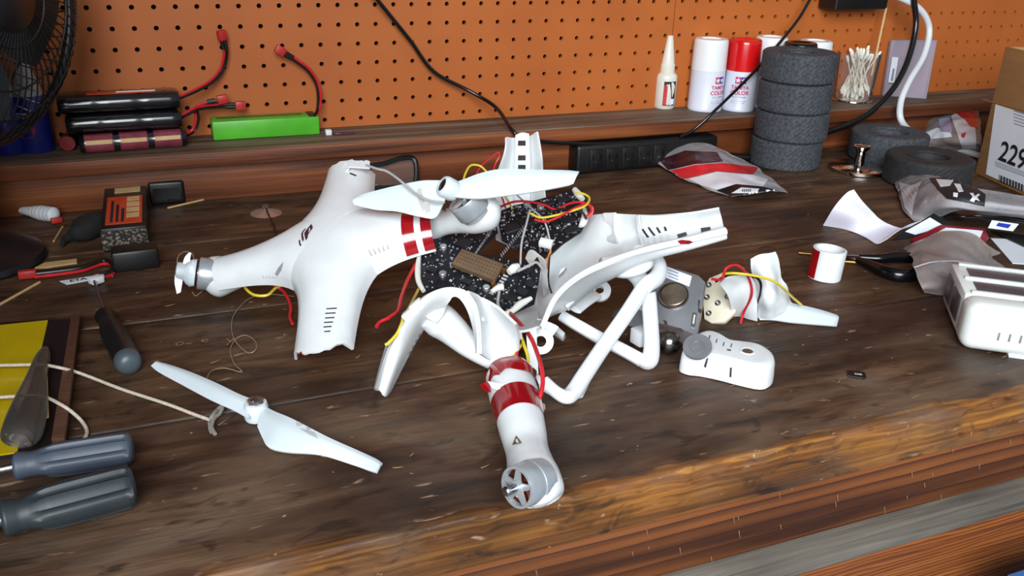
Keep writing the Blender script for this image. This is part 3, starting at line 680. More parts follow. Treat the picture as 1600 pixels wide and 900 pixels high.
for i in range(3):
    mk('wrapper_stripe', box(.029, .0006, .005, 0, m=pk1[1], c=(pk1[2] * (.18 + .32 * i), -2 * R_ - .0004, .0035)), 'label_yellow', e, 0)
d_ = Vector((-.001, .004, 2.06 * R_)); pk2 = stick_pack(b0 + d_ + Vector((-.010, .002, 0)), b1 + d_ - X * .002, R_, 'pack_black', 'middle of the stacked stick packs, plain glossy black')
d_ = Vector((-.003, .008, 4.12 * R_)); pk3 = stick_pack(b0 + d_ - X * .014, b1 + d_, R_, 'pack_black', 'topmost of the stacked stick packs, black with an orange and white top label')
mk('top_label', box(.075, .012, .0006, 0, m=pk3[1], c=(.07, -.008, R_ + .0002)), 'label_orange', pk3[0], 0); mk('top_label', box(.045, .005, .0006, 0, m=pk3[1], c=(.088, -.006, R_ + .0007)), 'card_white', pk3[0], 0)
q = P(105, 224, LZ + .0098); t = thing('battery_cell', Vector((q.x, q.y, LZ)), 'round battery cell showing its red end, left of the stacked packs', 'battery cell')
qa = Vector((-.12, -1, 0)).normalized(); mk('cell_body', lathe([(0, -.05), (.0088, -.05), (.0096, -.049), (.0096, -.001), (.0090, 0)], 28, frame(q, z=qa)), 'pack_black', t)
M('end_red', '8f2a2e', .3, coat=.3, col2='7c2226', scale=40); mk('end_cap', lathe([(.0096, -.002), (.0096, 0), (.0088, .0012), (0, .0014)], 28, frame(q, z=qa)), 'end_red', t)
def leads(par, pr, off, r=.0017, plug=True):
    off = Vector(off)
    mk('lead', tube(pr, r, 8, 8), 'wire_red', par); mk('lead', tube([p + off for p in pr], r, 8, 8), 'wire_black', par)
    if plug:
        d = (pr[-1] - pr[-2]).normalized(); o = pr[-1] + off * .5
        q = mk('plug', box(.013, .0075, .011, .001, m=frame(o + d * .006, d)), 'connector_red', par)
        for s in (-1, 1): mk('heat_shrink', tube([o + off * .5 * s - d * .012, o + off * .5 * s - d * .001], .0026, 10, 1), 'black_plastic', q)
q = pk3[1] @ Vector((pk3[2] - .002, 0, 0))
leads(pk3[0], [q, PY(305, 140, -.03), PY(330, 125, -.02), PY(345, 105, -.013), PY(350, 80, -.013), PY(346, 62, -.014)], (.0035, -.001, -.001))
q = pk2[1] @ Vector((pk2[2] - .002, 0, 0))
leads(pk2[0], [q, PY(298, 172, -.04), PY(315, 166, -.03), PY(345, 163, -.02), PY(368, 163, -.02)], (.0, -.002, -.003))
q = pk1[1] @ Vector((pk1[2] - .003, 0, 0))
leads(pk1[0], [q, PY(300, 203, -.05), PY(306, 185, -.04), PY(305, 168, -.03), PY(328, 158, -.025), PY(338, 156, -.025)], (.0035, 0, -.001))
# green battery
a, b = P(333, 218, LZ), P(502, 212, LZ); a.y = b.y = (a.y + b.y) / 2; Lg = b.x - a.x; hg = .0245
t = thing('green_battery', Vector(((a.x + b.x) / 2, a.y + .018, LZ)), 'flat bright green battery on the ledge with a red-plugged lead', 'battery')
mk('case', box(Lg, .034, hg, .0022, c=((a.x + b.x) / 2, a.y + .017, LZ + hg / 2)), 'green_case', t)
mk('wrapper_seam', box(Lg * .8, .012, .0008, .0003, c=((a.x + b.x) / 2 - .006, a.y + .019, LZ + hg)), M('green_dark', '55722a', .5, col2='47611f', scale=80), t)
mk('end_tape', box(.010, .032, .0012, .0004, c=(b.x - .008, a.y + .017, LZ + hg)), 'black_plastic', t)
leads(t, [Vector((b.x - .004, a.y + .02, LZ + hg * .7)), PY(500, 168, -.03), PY(499, 135, -.015), PY(485, 110, -.012), PY(462, 92, -.013), PY(446, 82, -.014)], (-.0035, -.001, -.001))
q = P(513, 206, LZ + .004)
t2 = thing('balance_plug', Vector((q.x, q.y, LZ)), 'small white balance plug on thin violet wires beside the green battery', 'plug')
mk('plug_body', box(.008, .009, .007, .0008, c=(q.x, q.y, LZ + .0036)), 'white_matt', t2)
M('wire_violet', '5a2b4e', .4, col2='4a2240', scale=80)
for i in range(3): mk('lead', tube([Vector((q.x + .003, q.y - .002 + .002 * i, LZ + .003)), P(530, 209, LZ + .002) + Y * .002 * i, P(555, 208, LZ + .001) + Y * .003 * i], .0009, 6, 6), 'wire_violet', t2)
# ------------------------------------------------------------------ orange-labelled battery on the bench
bf = [P(162, 394), P(234, 387)]; hz = .026; bk = [P(163, 294, hz), P(229, 288, hz)]
bt = [bf[0], bf[1], Vector((bk[1].x, bk[1].y, 0)), Vector((bk[0].x, bk[0].y, 0))]; tp = [p + Z * hz for p in bt]
M('speckle', '1a1a1a', .5, col2='8a7a66', scale=300, mid=(.5, .62))
t = thing('battery_box', sum(bt, Vector()) / 4, 'black battery with a torn orange label lying on the bench', 'battery')
mk('case', hexa(bt, tp, .0015), 'black_plastic', t)
def q4(u, v, z): return (tp[0] * (1 - u) + tp[1] * u) * (1 - v) + (tp[3] * (1 - u) + tp[2] * u) * v + Z * z
def quadtop(u0, v0, u1, v1, z): return [q4(u0, v0, z), q4(u1, v0, z), q4(u1, v1, z), q4(u0, v1, z)]
lb_ = mk('label', plate(quadtop(.1, .08, .9, .72, .0006), Z, .0005), 'label_orange', t, 0)
mk('print', join(*[plate(quadtop(.55, .2 + .13 * i, .84, .3 + .13 * i, .0009), Z, .0002) for i in range(4)], plate(quadtop(.25, .82, .85, .95, .0006), Z, .0004)), 'label_yellow', lb_, 0)
mk('print', join(*[plate(quadtop(.2 + .12 * i, .12, .26 + .12 * i, .62 - .1 * i, .0009), Z, .0002) for i in range(3)]), 'print_black', lb_, 0)
fdir = (bf[1] - bf[0]).normalized(); nf = fdir.cross(Z)
mk('foam_face', plate([bf[0] + Z * .002 + nf * .0007, bf[1] + Z * .002 + nf * .0007, bf[1] + Z * (hz - .003) + nf * .0007, bf[0] + Z * (hz - .003) + nf * .0007], nf, .0008), 'speckle', t, 0)
a, b = P(178, 428), P(251, 419); dd = (b - a).normalized(); nn = Z.cross(dd)
mk('black_case', hexa([a, b, b + nn * .026, a + nn * .026], [a + Z * .022, b + Z * .022, b + nn * .026 + Z * .022, a + nn * .026 + Z * .022], .003), 'black_plastic', None, label='small plain black case in front of the orange-labelled battery', cat='case')
a, b = P(234, 322), P(291, 318); dd = (b - a).normalized(); nn = Z.cross(dd)
t = thing('charger', (a + b) / 2, 'black charger box against the ledge behind the orange-labelled battery', 'charger')
mk('case', hexa([a, b, b + nn * .035, a + nn * .035], [a + Z * .03, b + Z * .03, b + nn * .035 + Z * .03, a + nn * .035 + Z * .03], .004, 3), 'black_plastic', t)
mk('front_panel', plate([a + dd * .006 + Z * .006 - nn * .0004, b - dd * .006 + Z * .006 - nn * .0004, b - dd * .006 + Z * .022 - nn * .0004, a + dd * .006 + Z * .022 - nn * .0004], -nn, .001), 'black_gloss', t, 0)
# black pouch
g = tube([P(96, 384, .003), P(108, 372, .006), P(122, 362, .012), P(140, 352, .014), P(156, 346, .012), P(163, 342, .008)], [.002, .006, .014, .017, .014, .004], 14, 6, flat=.8, upv=Z)
mk('cloth_pouch', ([Vector((p.x, p.y, max(.0006, p.z))) for p in crumple([list(g[0])], .003, 60, 1)[0]], g[1]), M('black_cloth', '0d0d0e', .85, col2='161617', scale=90, bump=.5, bscale=120), None, 60, label='small black cloth pouch left of the orange-labelled battery', cat='pouch')
# ribbed white handle
A_, B_ = P(16, 326, .006), P(88, 336, .009); ax_ = (B_ - A_); n_ = 40; pr = []
for i in range(n_ + 1):
    u = i / n_; r = .0022 + .0066 * min(1, u * 1.5) ** 1.3
    if u > .45: r *= 1 + .06 * math.sin(u * 75)
    if u > .93: r *= math.sqrt(max(.05, 1 - ((u - .93) / .07) ** 2))
    pr.append((r, u * ax_.length))
t = thing('ribbed_handle', Vector((A_.x, A_.y, 0)), 'white ribbed plastic handle tapering to the left, at the foot of the ledge', 'handle')
mk('grip', lathe(pr, 20, frame(A_, z=ax_)), 'white_matt', t, 60); mk('end_clip', box(.012, .008, .006, .001, m=frame(P(88, 344, .004), (1, .3, 0))), 'connector_red', t)
# ------------------------------------------------------------------ lead with red plugs, card strip, sticks, little plug
t = thing('plug_lead', P(110, 425), 'short black lead with a red plug lying beside the card strip', 'lead')
pts = [P(55, 428, .004), P(90, 424, .004), (P(130, 418, .004)), P(160, 408, .004), P(174, 410, .004), P(177, 422, .003), P(165, 428, .003)]
mk('lead', tube(pts, .0032, 10, 6), 'wire_black', t); mk('lead', tube([p + Vector((0, -.005, -.0015)) for p in pts], .0017, 8, 6), 'wire_red', t)
mk('plug', box(.016, .008, .008, .001, m=frame(P(43, 428, .005), P(60, 427, .005) - P(40, 429, .005))), 'connector_red', t)
def flat(name, pts, th, mat, label, cat, z=0, par=None, **k):
    return mk(name, plate([P(x, y, z + th) for x, y in pts], Z, th, 0), mat, par, 0, label=label, cat=cat, **k)
t = thing('card_strip', P(135, 436), 'narrow white card strip printed with black letters', 'card')
flat('card', [(93, 439), (168, 427), (176, 431), (104, 444)], .0006, 'card_white', None, None, par=t)
g = text('ETA', .0088, bold=.0002); ddr = (P(168, 429) - P(98, 441)).normalized(); mk('lettering', xf(g, frame(P(122, 437, .0008), ddr, Z)), 'print_black', t, 0)
mk('small_plug', box(.012, .010, .007, .001, m=frame(P(150, 437, .0045), (.8, .6, 0))), 'white_matt', None, label='tiny white plug resting on the card strip', cat='plug')
flat('wood_stick', [(54, 418), (70, 410), (120, 404), (120, 410), (72, 417)], .0015, 'pale_wood', 'flat pale wooden stick behind the red-plugged lead', 'stick')
mk('wood_stick', tube([P(-6, 479, .0015), P(62, 441, .0015)], .0014, 6, 2), 'pale_wood', None, label='thin wooden stick pointing off the left edge of the bench', cat='stick')
mk('wood_stick', tube([P(84, 377, .0012), P(98, 354, .0012)], .0011, 6, 2), 'pale_wood', None, label='short thin wooden stick below the ribbed white handle', cat='stick')
mk('wood_stick', tube([P(262, 325, .0015), P(318, 312, .0015)], .0013, 6, 2), 'pale_wood', None, label='thin wooden strip along the foot of the ledge by the charger', cat='stick')
mk('wood_stick', tube([P(338, 309, .0015), P(460, 299, .0015), P(590, 290, .0015)], .0015, 6, 2), 'pale_wood', None, label='long thin wooden strip lying along the foot of the ledge', cat='stick')
# suction cup with a wire
c = P(416, 334); t = thing('suction_cup', c, 'clear suction cup with a short black wire behind the white shell', 'suction cup')
mk('cup', ring([(.004, .006), (.012, .003), (.019, .0008), (.019, 0.0003), (.012, .0018), (.004, .004)], 32, Matrix.Translation(c)), 'clear_soft', t)
mk('stud', lathe([(0, .003), (.0045, .004), (.003, .008), (.0045, .011), (0, .012)], 16, Matrix.Translation(c)), 'clear_soft', t); mk('wire', tube([c + Z * .008, P(424, 345, .004), P(430, 360, .003), P(430, 375, .003)], .0009, 6, 6), 'wire_black', t)
# dark glasses lying behind the shell
t = thing('safety_glasses', P(610, 300), 'clear safety glasses with a dark frame behind the white shell', 'glasses')
q = [D(x, y, 1.19 + dz) for x, y, dz in ((575, 262, 0), (600, 256, .005), (630, 247, .01), (648, 250, .015), (650, 280, .012), (640, 296, .01), (585, 305, 0), (574, 285, 0))]
for p in q: p.z = max(p.z, .005)
mk('frame', tube(q, .0035, 8, 4, closed=True), 'black_plastic', t)
cc = sum(q, Vector()) / len(q); mk('lens', ([cc - FW * .004] + q, [(0, i + 1, (i + 1) % len(q) + 1) for i in range(len(q))]), 'clear_acrylic', t)
mk('temple', tube([q[3], D(655, 262, 1.24), D(660, 285, 1.25)], .0028, 8, 4), 'black_plastic', t)
# ------------------------------------------------------------------ screwdrivers
M('handle_slate', '46505e', .5, col2='3d4653', scale=30); M('handle_dark', '2e363a', .5, col2='252c30', scale=30); M('handle_black', '121314', .35, col2='191a1c', scale=30); M('handle_end', '4a555c', .4, col2='424c53', scale=40)
def driver(tip, a, b, r, mat, label, endmat=None, blade_r=.0032, flutes=6, fl=.2):
    ax_ = (b - a); Lh = ax_.length; m_ = frame(a, z=ax_)
    t = thing('screwdriver', Vector((a.x, a.y, 0)), label, 'screwdriver', 'screwdrivers on the bench')
    pf = [(0, -.0005), (.55, 0), (.74, .01), (.82, .03), (.78, .07), (.72, .13), (.74, .19), (.86, .26), (.97, .34), (1.0, .45), (1.0, .85), (.98, .92), (.9, .965), (.7, .99), (.35, 1.0), (0, 1.002)]
    prof = []
    for i in range(len(pf) - 1):
        for k in range(3): prof.append((pf[i][0] + (pf[i + 1][0] - pf[i][0]) * k / 3, pf[i][1] + (pf[i + 1][1] - pf[i][1]) * k / 3))
    prof.append(pf[-1]); us = [p[1] for p in prof]
    def fn(an, i):
        u = us[i]; s = max(0, min(1, (u - .2) / .12)) * max(0, min(1, (.97 - u) / .05))
        return 1 - fl * s * (max(0, math.cos(flutes * an)) ** .45)
    g = lathe([(p[0] * r, p[1] * Lh) for p in prof], 72, m_, fn)
    mk('handle', g, mat, t, 50)
    if endmat: mk('end_cap', lathe([(r * 1.0, Lh * .9), (r * 1.01, Lh * .93), (r * .93, Lh * .97), (r * .72, Lh * .995), (r * .36, Lh * 1.006), (0, Lh * 1.008)], 32, m_), endmat, t)
    mk('shaft', tube([tip, a + ax_ * .02], blade_r, 12, 2), 'silver', t)
    return t
driver(P(-60, 746, .012), P(22, 729, .0125), P(209, 699, .0125), .0115, 'handle_slate', 'slate blue screwdriver with a deeply fluted handle, behind the charcoal one', blade_r=.0027)
driver(P(-70, 836, .014), P(2, 812, .0145), P(212, 757, .0145), .0140, 'handle_dark', 'thick charcoal screwdriver with a fluted handle at the lower left corner', blade_r=.004)
driver(P(147, 438, .006), P(163, 492, .0085), P(203, 571, .010), .0105, 'handle_black', 'thin black screwdriver with a grey-capped handle pointing away', 'handle_end', .0013, 4, .1)
# ------------------------------------------------------------------ tool card: yellow card, dark backing, wooden rail and blister
M('card_yellow', 'c8ae0a', .35, coat=.3, col2='bda306', scale=20); M('rail_wood', '4a2e20', .6, col2='5c3c2a', scale=40, stretch=(1, 8, 1)); M('backing', '170e12', .5, col2='1f1418', scale=40)
t = thing('tool_card', P(40, 600), 'yellow and black tool card with a clear blister at the left edge', 'tool card')
flat('backing', [(-60, 507), (125, 497), (84, 700), (-90, 725)], .0035, 'backing', None, None, par=t)
flat('yellow_card', [(-60, 514), (75, 500), (27, 706), (-90, 722)], .0012, 'card_yellow', None, None, z=.0036, par=t)
a = [P(x, y, .0036) for x, y in ((113, 499), (127, 500), (103, 696), (82, 697))]; mk('rail', plate([p + Z * .006 for p in a], Z, .006, .0008), 'rail_wood', t, 30)
bl = mk('blister', tube([P(70, 545, .008), P(66, 560, .010), P(55, 595, .012), P(44, 640, .013), P(33, 680, .013), P(28, 692, .010)], [.003, .006, .008, .0125, .013, .006], 20, 6, flat=.8, upv=Z), 'clear_soft', t)
mk('tool_handle', tube([P(67, 552, .0065), P(52, 610, .0065), P(40, 660, .0065)], [.002, .003, .004], 12, 6), 'rail_wood', bl)
mk('tool_handle', tube([P(50, 632, .008), P(34, 684, .008)], [.007, .0075], 14, 4), 'backing', bl)
mk('toothpick', tube([P(71, 569, .0105), P(74, 652, .0105)], [.0013, .0011], 6, 2), 'pale_wood', None, label='pale wooden toothpick lying across the tool card', cat='toothpick')
# cords and thread
mk('white_cord', tube([P(-10, 571, .011), P(60, 570, .011), P(95, 575, .012), P(130, 585, .004), P(190, 608, .0016), P(260, 631, .0016), P(305, 648, .0018), P(328, 656, .003)], .0013, 8, 8), 'cord_white', None, label='white cord running from the left edge to the propeller knot', cat='cord')
mk('white_cord', tube([P(-10, 621, .011), P(60, 619, .011), P(95, 632, .012), P(122, 652, .005), P(135, 670, .0016), P(133, 684, .0016), P(121, 692, .0016)], .0013, 8, 8), 'cord_white', None, label='white cord curling round over the tool card', cat='cord')
t = thing('string_knot', P(335, 655), 'knotted grey string and wire beside the propeller', 'string')
M('string_grey', '8d8982', .8, col2='77736c', scale=300)
mk('knot', tube([P(328, 656, .003), P(333, 648, .005), P(340, 640, .004), P(348, 634, .004), P(344, 645, .003), P(334, 655, .003), P(331, 668, .002), P(336, 678, .0015)], .0015, 8, 8), 'string_grey', t)
mk('loop', tube([P(330, 655, .002), P(327, 668, .002), P(330, 676, .0015), P(326, 660, .003)], .0009, 6, 8), 'string_grey', t)
mk('wire', tube([P(340, 665, .0012), P(355, 655, .0012), P(370, 645, .0012), P(357, 640, .0035), P(352, 632, .003)], .0007, 6, 6), 'silver', t)
M('thread', '8f7d68', .4, col2='7c6b58', scale=100)
mk('nylon_thread', tube([P(460, 463, .0008), P(420, 460, .0008), P(392, 465, .001), P(370, 485, .001), P(362, 505, .001), P(366, 530, .001), P(385, 550, .001), P(398, 548, .003), P(400, 535, .004), P(385, 524, .003), P(368, 530, .0012), P(360, 548, .001), P(366, 568, .001), P(378, 581, .001), P(350, 575, .001), P(330, 580, .001), P(322, 594, .001)], .00045, 5, 6), 'thread', None, label='loose curl of thin nylon thread behind the propeller', cat='thread')
# ================================================================== right-hand side of the bench
# folded white paper
t = None
g = thick(keep(grid([[P(1286, 352, .001), P(1303, 324, .03), P(1322, 302, .045), P(1334, 296, .05)],
                     [P(1320, 358, .001), P(1338, 338, .022), P(1352, 324, .03), P(1350, 318, .034)],
                     [P(1350, 370, .0008), P(1364, 358, .006), P(1378, 348, .012), P(1376, 343, .016)],
                     [P(1369, 381, .001), P(1385, 371, .006), P(1398, 362, .010), P(1410, 357, .012)],
                     [P(1386, 374, .008), P(1402, 362, .015), P(1420, 352, .018), P(1440, 345, .02)]], 6, 6), .0008), .0006)
mk('folded_paper', g, 'paper_white', None, 60, label='folded sheet of white paper tenting up from the bench', cat='paper')
# black card with a white label, next to the paper
n = Vector((-.25, -.5, .83)).normalized(); o = P(1420, 366, .006)
t = thing('printed_card', P(1425, 372), 'black printed card with a white panel leaning beside the folded paper', 'card')
mk('card', plate([PL(x, y, o, n) for x, y in ((1388, 378), (1459, 333), (1490, 352), (1418, 372))], n, .0008), 'bag_black', t, 0)
mk('white_panel', plate([PL(x, y, o, n) + n * .0004 for x, y in ((1414, 362), (1453, 340), (1476, 354), (1430, 367))], n, .0003), 'card_white', t, 0)
# tape roll
c = P(1287, 433); t = thing('tape_roll', c, 'white roll with a red edge standing on its end', 'roll'); m = Matrix.Translation(c) @ Matrix.Rotation(.06, 4, 'Y')
mk('roll', ring([(.0172, 0), (.0172, .0325), (.0150, .0328), (.0150, .0002)], 40, m), 'white_matt', t)
mk('red_edge', ring([(.0174, .001), (.0174, .032), (.0171, .032), (.0171, .001)], 40, m, lambda a, i: 1), 'white_matt', t)
a0 = math.atan2((CAM - c).y, (CAM - c).x) - 1.35
V = [m @ Vector((.0178 * math.cos(a0 + .16 * i), .0178 * math.sin(a0 + .16 * i), z)) for z in (.001, .0318) for i in range(6)]
mk('red_tab', (V, [(i, i + 1, i + 7, i + 6) for i in range(5)]), 'red_tape', t)
# brushes: three brass ferrules and the black pliers
M('brass', 'b0863a', .3, .9, col2='9c742e', scale=60)
for i, (a, b, e) in enumerate((((1248, 395), (1316, 402), (1345, 404)), ((1312, 398), (1342, 402), (1398, 406)), ((1310, 408), (1340, 410), (1390, 400)))):
    z = .004 + .002 * (i == 1); A_, B_, E_ = P(*a, z), P(*b, z), P(*e, z)
    t = thing('paint_brush', Vector((B_.x, B_.y, 0)), ('thin brush with a gold stem running behind the tape roll', 'slim brush with a gold ferrule and dark handle, upper of two beside the roll', 'slim brush with a gold ferrule, lower of two beside the roll')[i], 'brush', 'small brushes behind the tape roll')
    mk('ferrule', tube([A_, B_], [.0012, .0022], 10, 3), 'brass', t); mk('handle', tube([B_, E_], [.0026, .0026], 10, 3), 'dark_grey', t)
t = thing('pliers', P(1400, 412), 'black-handled pliers lying under the clear bag', 'pliers')
mk('handle', tube([P(1340, 406, .007), P(1362, 415, .007), P(1385, 425, .007), P(1408, 430, .007), P(1440, 428, .007), P(1470, 422, .007)], [.004, .0055, .007, .0075, .007, .006], 14, 6), 'black_gloss', t)
mk('handle', tube([P(1342, 402, .009), P(1375, 404, .010), P(1400, 402, .010), P(1440, 404, .009), P(1475, 410, .008)], [.0035, .005, .0065, .006, .005], 14, 6), 'black_gloss', t)
mk('jaw', tube([P(1346, 404, .008), P(1325, 402, .007), P(1310, 401, .005)], [.005, .004, .0015], 10, 4, flat=.6, upv=Z), 'steel_dark', t)
# red and black phone-like card case in the bag, with the cards
M('film_red', '8f1d2a', .3, coat=.4, col2='7d1622', scale=30)
n = Vector((-.1, -.35, .93)).normalized(); o = P(1500, 372, .008)
t = thing('card_case', P(1500, 375), 'red-rimmed white card case under the clear bags', 'case')
mk('rim', plate([PL(x, y, o, n) for x, y in ((1425, 372), (1470, 350), (1540, 356), (1546, 370), (1530, 395), (1440, 392))], n, .007, .002), 'film_red', t, 30)
mk('card', plate([PL(x, y, o, n) + n * .0005 for x, y in ((1446, 374), (1478, 356), (1536, 361), (1524, 388), (1460, 384))], n, .0008), 'card_white', t, 0)
for i, (pts, lb, zz) in enumerate((([(1548, 372), (1592, 374), (1640, 400), (1640, 415), (1582, 411)], 'white card with a plain face lying flat beside the white battery', .0015),)):
    mk('blank_card', plate([P(x, y, zz) for x, y in pts], Z, .0009), 'card_white', None, 0, label=lb, cat='card')
t = thing('black_pouch', P(1540, 365), 'flat black packet with a small white label behind the cards', 'packet')
mk('packet', thick(keep(crumple(grid([[P(1462, 345, .012), P(1520, 340, .016), P(1640, 352, .016)], [P(1480, 330, .016), P(1530, 334, .02), P(1640, 345, .02)], [P(1500, 322, .010), P(1550, 324, .012), P(1640, 336, .012)]], 6, 8), .003, 50, 4)), .002), 'bag_black', t)
n = Vector((-.15, -.6, .78)).normalized(); o = P(1565, 358, .022)
mk('label', plate([PL(x, y, o, n) for x, y in ((1544, 356), (1550, 344), (1592, 350), (1583, 361))], n, .0006), 'card_white', t, 0)
mk('print', plate([PL(x, y, o, n) + n * .0003 for x, y in ((1556, 353), (1560, 348), (1580, 351), (1575, 357))], n, .0002), 'print_blue', t, 0)
# black foil pouch under it
mk('foil_sheet', plate([P(x, y, .004) for x, y in ((1548, 360), (1640, 372), (1640, 402), (1575, 372))], Z, .0012), 'bag_black', None, 0, label='black foil sheet lying between the card case and the blank card', cat='sheet')
# bag with the black header
t = thing('header_bag', P(1480, 345), 'large crumpled clear bag with a black header and white letters', 'bag')
B3 = [[(1395, 281, .004), (1440, 274, .03), (1490, 282, .04), (1550, 300, .04), (1650, 312, .035)],
      [(1405, 305, .006), (1445, 296, .035), (1490, 300, .048), (1545, 314, .045), (1650, 326, .04)],
      [(1412, 330, .004), (1450, 322, .025), (1490, 322, .036), (1545, 328, .035), (1650, 340, .03)],
      [(1428, 346, .002), (1460, 342, .008), (1500, 328, .03), (1550, 332, .03), (1650, 350, .02)]]
g = bagmesh(B3, .002, 40, 8.0, n=8); mk('bag_film', g, 'clear_bag', t); tr = bvh(g)
bd([[(1405, 285), (1424, 290), (1440, 284), (1430, 310), (1425, 338), (1414, 325)]], 'bag_white', 'white_backing', .0006)
bd([[(1452, 279), (1500, 277), (1540, 305), (1538, 322), (1480, 311), (1466, 297)]], 'print_black', 'black_header', .0010)
bd([[(1462, 281), (1490, 283), (1484, 292), (1470, 294)]], 'card_white', 'white_print', .0014)
bd([[(1490, 288), (1500, 289), (1505, 301), (1498, 302)], [(1490, 302), (1497, 303), (1496, 309), (1490, 308)], [(1514, 303), (1520, 303), (1522, 308), (1528, 304), (1531, 306), (1526, 310), (1530, 315), (1523, 313), (1521, 316), (1515, 314), (1519, 309)]], 'card_white', 'lettering', .0014)
# clear zip bag over the pliers
t = thing('zip_bag', P(1480, 420), 'hazy empty zip bag draped over the pliers', 'bag')
B4 = [[(1412, 390, .006), (1440, 372, .022), (1480, 362, .03), (1520, 368, .028), (1562, 396, .006)],
      [(1420, 398, .014), (1445, 392, .022), (1485, 388, .026), (1520, 394, .02), (1550, 402, .008)],
      [(1428, 420, .018), (1455, 412, .024), (1490, 408, .022), (1530, 413, .016), (1572, 422, .006)],
      [(1436, 445, .012), (1460, 440, .016), (1490, 438, .014), (1530, 440, .010), (1572, 448, .004)],
      [(1440, 458, .002), (1465, 460, .002), (1495, 463, .002), (1525, 463, .002), (1555, 460, .002)]]
g = bagmesh(B4, .003, 45, 12.0); mk('bag_film', g, 'clear_bag_haze', t)
mk('zip_seam', tube([P(1428, 418, .021), P(1455, 410, .027), P(1490, 408, .025), P(1525, 413, .019), P(1556, 422, .009)], .0009, 6, 6), 'clear_bag', t)
# thin pale stick by the battery
mk('wood_stick', tube([P(1575, 437, .002), P(1640, 448, .002)], .002, 8, 2), 'pale_wood', None, label='pale wooden stick poking out behind the white battery', cat='stick')
# ------------------------------------------------------------------ white drone battery
M('bat_white', 'e3e9e7', .35, coat=.1, col2='dde3e2', scale=25); M('bat_window', '4a464e', .35, col2='565159', scale=30)
a = P(1510, 548); b = P(1610, 562); dx = (b - a).normalized(); dy = Z.cross(dx)
t = thing('drone_battery', a + dx * .04 + dy * .05, 'white drone battery with four grey charge lights at the right edge', 'battery')
def bx(x0, x1, y0, y1, z0, z1, bev=.001, seg=2):
    m = frame(a, dx, Z); return box(x1 - x0, y1 - y0, z1 - z0, bev, seg, m, ((x0 + x1) / 2, (y0 + y1) / 2, (z0 + z1) / 2))
Wb = .088
mk('cap', bx(-.008, Wb, -.004, .030, .001, .046, .011, 4), 'bat_white', t)
mk('body', bx(-.006, Wb - .002, .028, .108, .004, .044, .003), 'bat_white', t)
for i in range(2):
    mk('window', bx(.006, .074, .036 + .036 * i, .060 + .036 * i, .0435, .0452, .0006), 'bat_window', t)
mk('window', bx(-.0072, -.005, .036, .066, .012, .036, .0005), 'bat_window', t); mk('window', bx(-.0072, -.005, .072, .1, .012, .036, .0005), 'bat_window', t)
for i in range(3): mk('frame_bar', bx(.0, .08, .030 + .036 * i, .035 + .036 * i, .044, .0462, .0008), 'bat_white', t)
mk('latch', bx(.04, .07, .0, .02, .0455, .0475, .0008), 'bat_white', t)
for i in range(4): mk('charge_light', bx(.0205 + .0088 * i, .0222 + .0088 * i, -.0046, -.0036, .016, .0235, .0003), M('light_grey', '7d8384', .5, col2='747a7b', scale=50), t)
mk('foot_seam', bx(.034, .062, -.002, .02, .0, .0022, .0006), 'bat_white', t)
# memory card
n = Z; t = thing('memory_card', P(1338, 585), 'tiny black memory card lying alone on the bench', 'memory card')
mk('card', plate([P(x, y, .0016) for x, y in ((1324, 578), (1351, 581), (1354, 588), (1349, 591), (1325, 587))], Z, .0016, .0002), 'black_plastic', t, 0)
g = text('2GB', .0034, bold=.0001); dd = (P(1351, 581) - P(1324, 578)).normalized(); mk('lettering', xf(g, frame(P(1341, 584.6, .0018), dd, Z)), 'card_white', t, 0)
# blue bin standing in front of the bench, only its corner in view
bz = PY(1585, 892, -.862).z; bx0 = PY(1570, 898, -.862).x
t = thing('blue_bin', Vector((bx0 + .12, -.94, bz - .3)), 'blue plastic bin, only a corner showing at the lower right', 'bin'); M('bin_blue', '4a78b8', .4, col2='3f6cab', scale=20)
mk('bin_body', hexa([Vector((bx0 + .02, -1.0, bz - .3)), Vector((bx0 + .22, -1.0, bz - .3)), Vector((bx0 + .22, -.88, bz - .3)), Vector((bx0 + .02, -.88, bz - .3))], [Vector((bx0 + .004, -1.02, bz - .006)), Vector((bx0 + .24, -1.02, bz - .006)), Vector((bx0 + .24, -.866, bz - .006)), Vector((bx0 + .004, -.866, bz - .006))], .004), 'bin_blue', t)
mk('rim', box(.244, .16, .008, .003, c=(bx0 + .122, -.942, bz - .004)), 'bin_blue', t)
# ================================================================== the wrecked drone
M('pcb', '0c0e13', .45, col2='12151b', scale=200); M('chip', '1d1d21', .28, col2='26262a', scale=100); M('solder', 'c9ccd0', .3, .7, col2='b4b7bc', scale=200)
M('silk', 'c4c6cc', .6, col2='b0b2b8', scale=200); M('gold_shield', 'a08468', .38, .7, col2='8d735a', scale=60); M('hot_glue', 'dfe0da', .35, col2='d2d3cc', scale=60, sss=.2)
M('cream', 'd2cdb8', .45, col2='c6c0a9', scale=40); M('gimbal_grey', '8f9196', .38, .55, col2='85878c', scale=60); M('shell_white', 'e2e7e9', .34, coat=.1, col2='d8dde0', scale=30)
M('motor_grey', 'b3babf', .32, .45, col2='a8afb5', scale=90); M('slot_dark', '2a2224', .7, col2='332a2c', scale=60); M('mark_grey', '9b9d9f', .5, col2='8d8f91', scale=60); M('logo_dark', '4a2a34', .4, col2='40222c', scale=60)
M('prop_white', 'ced9df', .36, col2='c8d4da', scale=20); M('smudge', 'a9a8a6', .5, col2='bdbcba', scale=60)
